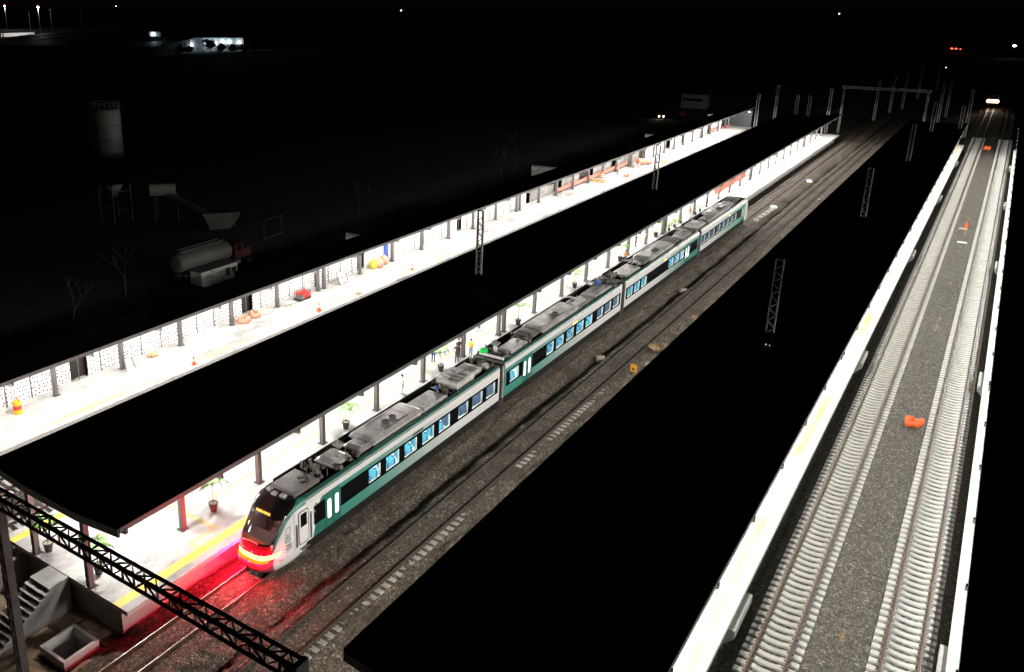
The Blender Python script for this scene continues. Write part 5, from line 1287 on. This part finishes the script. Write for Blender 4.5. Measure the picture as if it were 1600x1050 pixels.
# round trees in front of the warehouse
leafm = mat('dark_foliage', (.05, .07, .03), .8, var=.4, scale=1)
def bushy(x, y, r, h, seed, lab, grp='dark trees in front of the warehouse'):
    rr = random.Random(seed); t = thing('broadleaf_tree', lab, 'tree', (x, y, -1), grp)
    b = MB(); b.tube((x, y, -1), (x+.3, y, h*.5), .35, .18)
    for k in range(5): a = k*1.3; b.tube((x+.3, y, h*.45), (x+r*.6*math.cos(a), y+r*.6*math.sin(a), h*.8), .15, .05)
    b.build('trunk', M['wood'], t); b = MB()
    cl = [(x+rr.uniform(-.6, .6)*r, y+rr.uniform(-.6, .6)*r, -1+h*rr.uniform(.45, .9), r*rr.uniform(.3, .55)) for _ in range(11)]
    for k in range(900):
        cx_, cy_, cz_, cr = rr.choice(cl); d = Vector((rr.gauss(0, 1), rr.gauss(0, 1), rr.gauss(0, 1))).normalized()*cr*rr.uniform(.7, 1.05); c = Vector((cx_, cy_, cz_))+d; u = Vector((rr.gauss(0, 1), rr.gauss(0, 1), rr.gauss(0, 1))).normalized()*.45; w = u.orthogonal().normalized()*.3
        b.add([c-u, c+w, c+u, c-w], [(0, 1, 2, 3)])
    b.build('crown', leafm, t)
for i, (s, d, r, h, lab) in enumerate(((12, 9, 5, 6.5, 'round dark tree in front of the lit warehouse, leftmost'), (4, 8, 2.4, 4, 'low bush at the left corner of the lit warehouse'), (20, 10, 3, 3.6, 'low bush right of the round warehouse tree'), (35, 12, 4.5, 8, 'tall dark tree in front of the warehouse middle'), (43, 13, 4.5, 4.6, 'spreading low tree under the middle warehouse lamps'), (52, 14, 4.6, 3.8, 'spreading low tree under the right warehouse lamps'), (61, 14, 4.2, 3.4, 'low bush in front of the right end of the warehouse'), (68, 12, 4, 3.0, 'low bush at the far right corner of the warehouse'))):
    p = P3_(s, d, 0); bushy(p[0], p[1], r, h, 50+i, lab)
# floodlight poles and lit forecourt at the far left
def pole(x, y, h, lab, lit=0, r=.28):
    t = thing('light_pole', lab, 'light pole', (x, y, -1), 'tall light poles on the far left horizon')
    b = MB(); b.tube((x, y, -1), (x, y, h), r, r*.6, 8); b.build('pole', M['galv'], t)
    b = MB(); b.cbox(x-1.2, x+1.2, y-.4, y+.4, h, h+.4, .1); b.build('lamp_head', M['bulb_w'] if lit else M['dull'], t)
    if lit:
        b = MB(); b.lathe([(.2, 0), (.45, .4), (.2, .8)], (x, y, h+1.2), 10); b.build('beacon', mat('lit_red_beacon', (1, 0, 0), var=0, emit=8, ecol=(1, .05, .03)), t)
        point('pole_light', (x+1.5, y-1.5, h-1.6), lit, (.9, .95, 1), .4)
pole(-1001, 609, 26, 'tall floodlight pole with red beacon at the left picture edge', 14000, .5)
pole(-734, 479, 26, 'second floodlight pole with red beacon, right of the first', 9000, .4)
for x, y, h, lab in ((-726, 486, 24, 'unlit pole just right of the second floodlight'), (-755, 482.5, 22, 'unlit pole between the two floodlights'), (-705, 503, 22, 'unlit pole, third to the right of the floodlights'), (-663, 498, 20, 'unlit pole, second from right on the far left horizon'), (-653, 506, 22, 'unlit pole, rightmost on the far left horizon')): pole(x, y, h, lab)
t = thing('lit_forecourt', 'brightly lit low open building at the far left picture edge', 'building', (-770, 470, -1))
b = MB(); b.box(-800, -740, 445, 480, 4.2, 5.0); b.build('roof', M['dull'], t)
b = MB(); b.box(-798, -742, 478, 480, -1, 4.2); b.build('wall', M['panel'], t)
for x in (-795, -780, -765, -742): b = MB(); b.box(x, x+.6, 446, 446.6, -1, 4.2); b.build('pillar', M['white'], t)
for x in (-792, -784, -775, -766, -756): b = MB(); b.box(x, x+4, 460, 461, 4.0, 4.18); b.build('lamp', M['bulb_w'], t)
for x in (-790, -772, -755): point('forecourt_light', (x, 461, 3.6), 5000, (1, .95, .92), .5)
# dim ground mound and far building behind the left canopy end
t = thing('site_hut', 'dim pale flat building beyond the far left canopy', 'building', (-81, 279, -1)); b = MB(); b.box(-84.5, -77, 277, 281, -1, 3.2); b.build('wall', mat('dim_white_wall', (.13, .13, .135), .8, var=.1), t); b = MB(); b.box(-84.8, -76.7, 276.7, 281.3, 3.2, 3.4); b.build('roof', M['dull'], t)
b = MB(); b.box(-84, -78, 276.97, 277.0, 1.2, 2.0); b.build('window', M['band'], t)
def car(x, y, rz, col, lab, lights):
    t = thing('parked_car', lab, 'car', (x, y, -1), None, rz); m = mat('car_paint', col, .35, var=0, coat=.5)
    b = MB(); b.prism([(-2.1, .35), (2.1, .35), (2.15, .75), (1.3, .9), (.7, 1.42), (-1.0, 1.45), (-1.7, .95), (-2.15, .85)], 'x', -.85, .85); q = b.mesh('body', m); o = bpy.data.objects.new('body', q); COL.objects.link(o); o.parent = t
    b = MB(); b.prism([(1.2, .92), (.68, 1.36), (-.98, 1.38), (-1.6, .97)], 'x', -.87, .87); o = bpy.data.objects.new('window', b.mesh('window', M['band'])); COL.objects.link(o); o.parent = t
    for yy in (-1.3, 1.3):
        for s in (-1, 1): b = MB(); b.tube((s*.7, yy, .33), (s*.9, yy, .33), .33, n=14); o = bpy.data.objects.new('wheel', b.mesh('wheel', M['rubber'])); COL.objects.link(o); o.parent = t
    for s in (-1, 1):
        b = MB(); b.cbox(s*.62-.16, s*.62+.16, 2.1, 2.2, .55, .8, .03); o = bpy.data.objects.new('headlight', b.mesh('headlight', lights)); COL.objects.link(o); o.parent = t
hl = mat('lit_headlight', (1, 1, 1), var=0, emit=30, ecol=(1, .85, .6))
car(-81, 247.5, R(205), (.05, .05, .05), 'dark car with two lit headlights beyond the left canopy', hl)
car(-78.0, 256, R(215), (.25, .02, .02), 'dark red car parked right of the one with lit headlights', M['band'])
point('car_light', (-80.5, 244.5, -.2), 40, (1, .7, .45), .2)
# oncoming locomotive with its headlight on
t = thing('locomotive', 'dark locomotive with a glaring warm headlight far up the right tracks', 'locomotive', (-4.75, 327, 0))
b = MB(); b.cbox(-6.15, -3.35, 327.3, 331, 1.0, 3.9, .3); b.box(-6.0, -3.5, 331, 343, 1.0, 3.2); b.cbox(-5.9, -3.6, 326.2, 327.3, 1.0, 2.4, .2); b.build('body', M['black'], t)
b = MB(); b.box(-5.9, -3.6, 327.26, 327.3, 2.7, 3.5); b.build('window', M['band'], t)
for s in (-2, -.7, .7, 2):  # row of oversized discs, added to imitate the spread of headlight glare
    b = MB(); b.tube((-4.75+s*.55, 326.2, 1.9), (-4.75+s*.55, 325.95, 1.9), .5, .55, 14); b.build('headlight', mat('headlight_glare', (1, 1, 1), var=0, emit=5, ecol=(1, .62, .32)), t)
b = MB(); b.box(-6.0, -3.5, 326.6, 342, .2, .98); b.build('bogie', M['under'], t)
l = bpy.data.lights.new('headlight_beam', 'SPOT'); l.energy = 1500; l.color = (1, .85, .65); l.spot_size = R(50); l.spot_blend = .8; l.shadow_soft_size = .2
o = bpy.data.objects.new('headlight_beam', l); COL.objects.link(o); o.location = (-4.75, 325.7, 1.9); o.rotation_euler = (R(-86), 0, 0); o.rotation_euler = (R(86), 0, R(180))
# distant lamps near the horizon
def far_lamp(x, y, h, lab, col, r=.5, e=12, double=False):
    t = thing('street_lamp', lab, 'street lamp', (x, y, -1))
    b = MB(); b.tube((x, y, -1), (x, y, h), .12, .08, 6); b.build('pole', M['dull'], t)
    b = MB(); b.lathe([(r*.4, -r*.5), (r, 0), (r*.4, r*.5)], (x, y, h+r*.5), 10)
    if double: b.lathe([(r*.4, -r*.5), (r, 0), (r*.4, r*.5)], (x+2.4, y, h+r*.5), 10); b.lathe([(r*.3, -r*.3), (r*.7, 0), (r*.3, r*.3)], (x+5, y, h+r*.2), 10)
    b.build('bulb', mat('lit_far_bulb', col, var=0, emit=e, ecol=col), t)
far_lamp(-39.4, 713.7, 1.5, 'cluster of small red lights near the right horizon', (1, .08, .04), .8, 6, True)
far_lamp(-4.6, 661, 6, 'bluish white lamp at the upper right picture edge', (.6, .75, 1), 1.1, 14)
far_lamp(-24.8, 436, 5, 'small white lamp above the far right tracks', (.8, .85, .9), .3, 3)
far_lamp(-1664, 2400, 8, 'lone white lamp on the horizon at upper centre', (1, .95, .85), 2.6, 10)
far_lamp(-391, 2495, 8, 'lone white lamp on the horizon at upper right', (1, .95, .9), 2.0, 6)
far_lamp(-1168, 899, 25, 'single white lamp above the far left poles', (1, 1, 1), .8, 8)
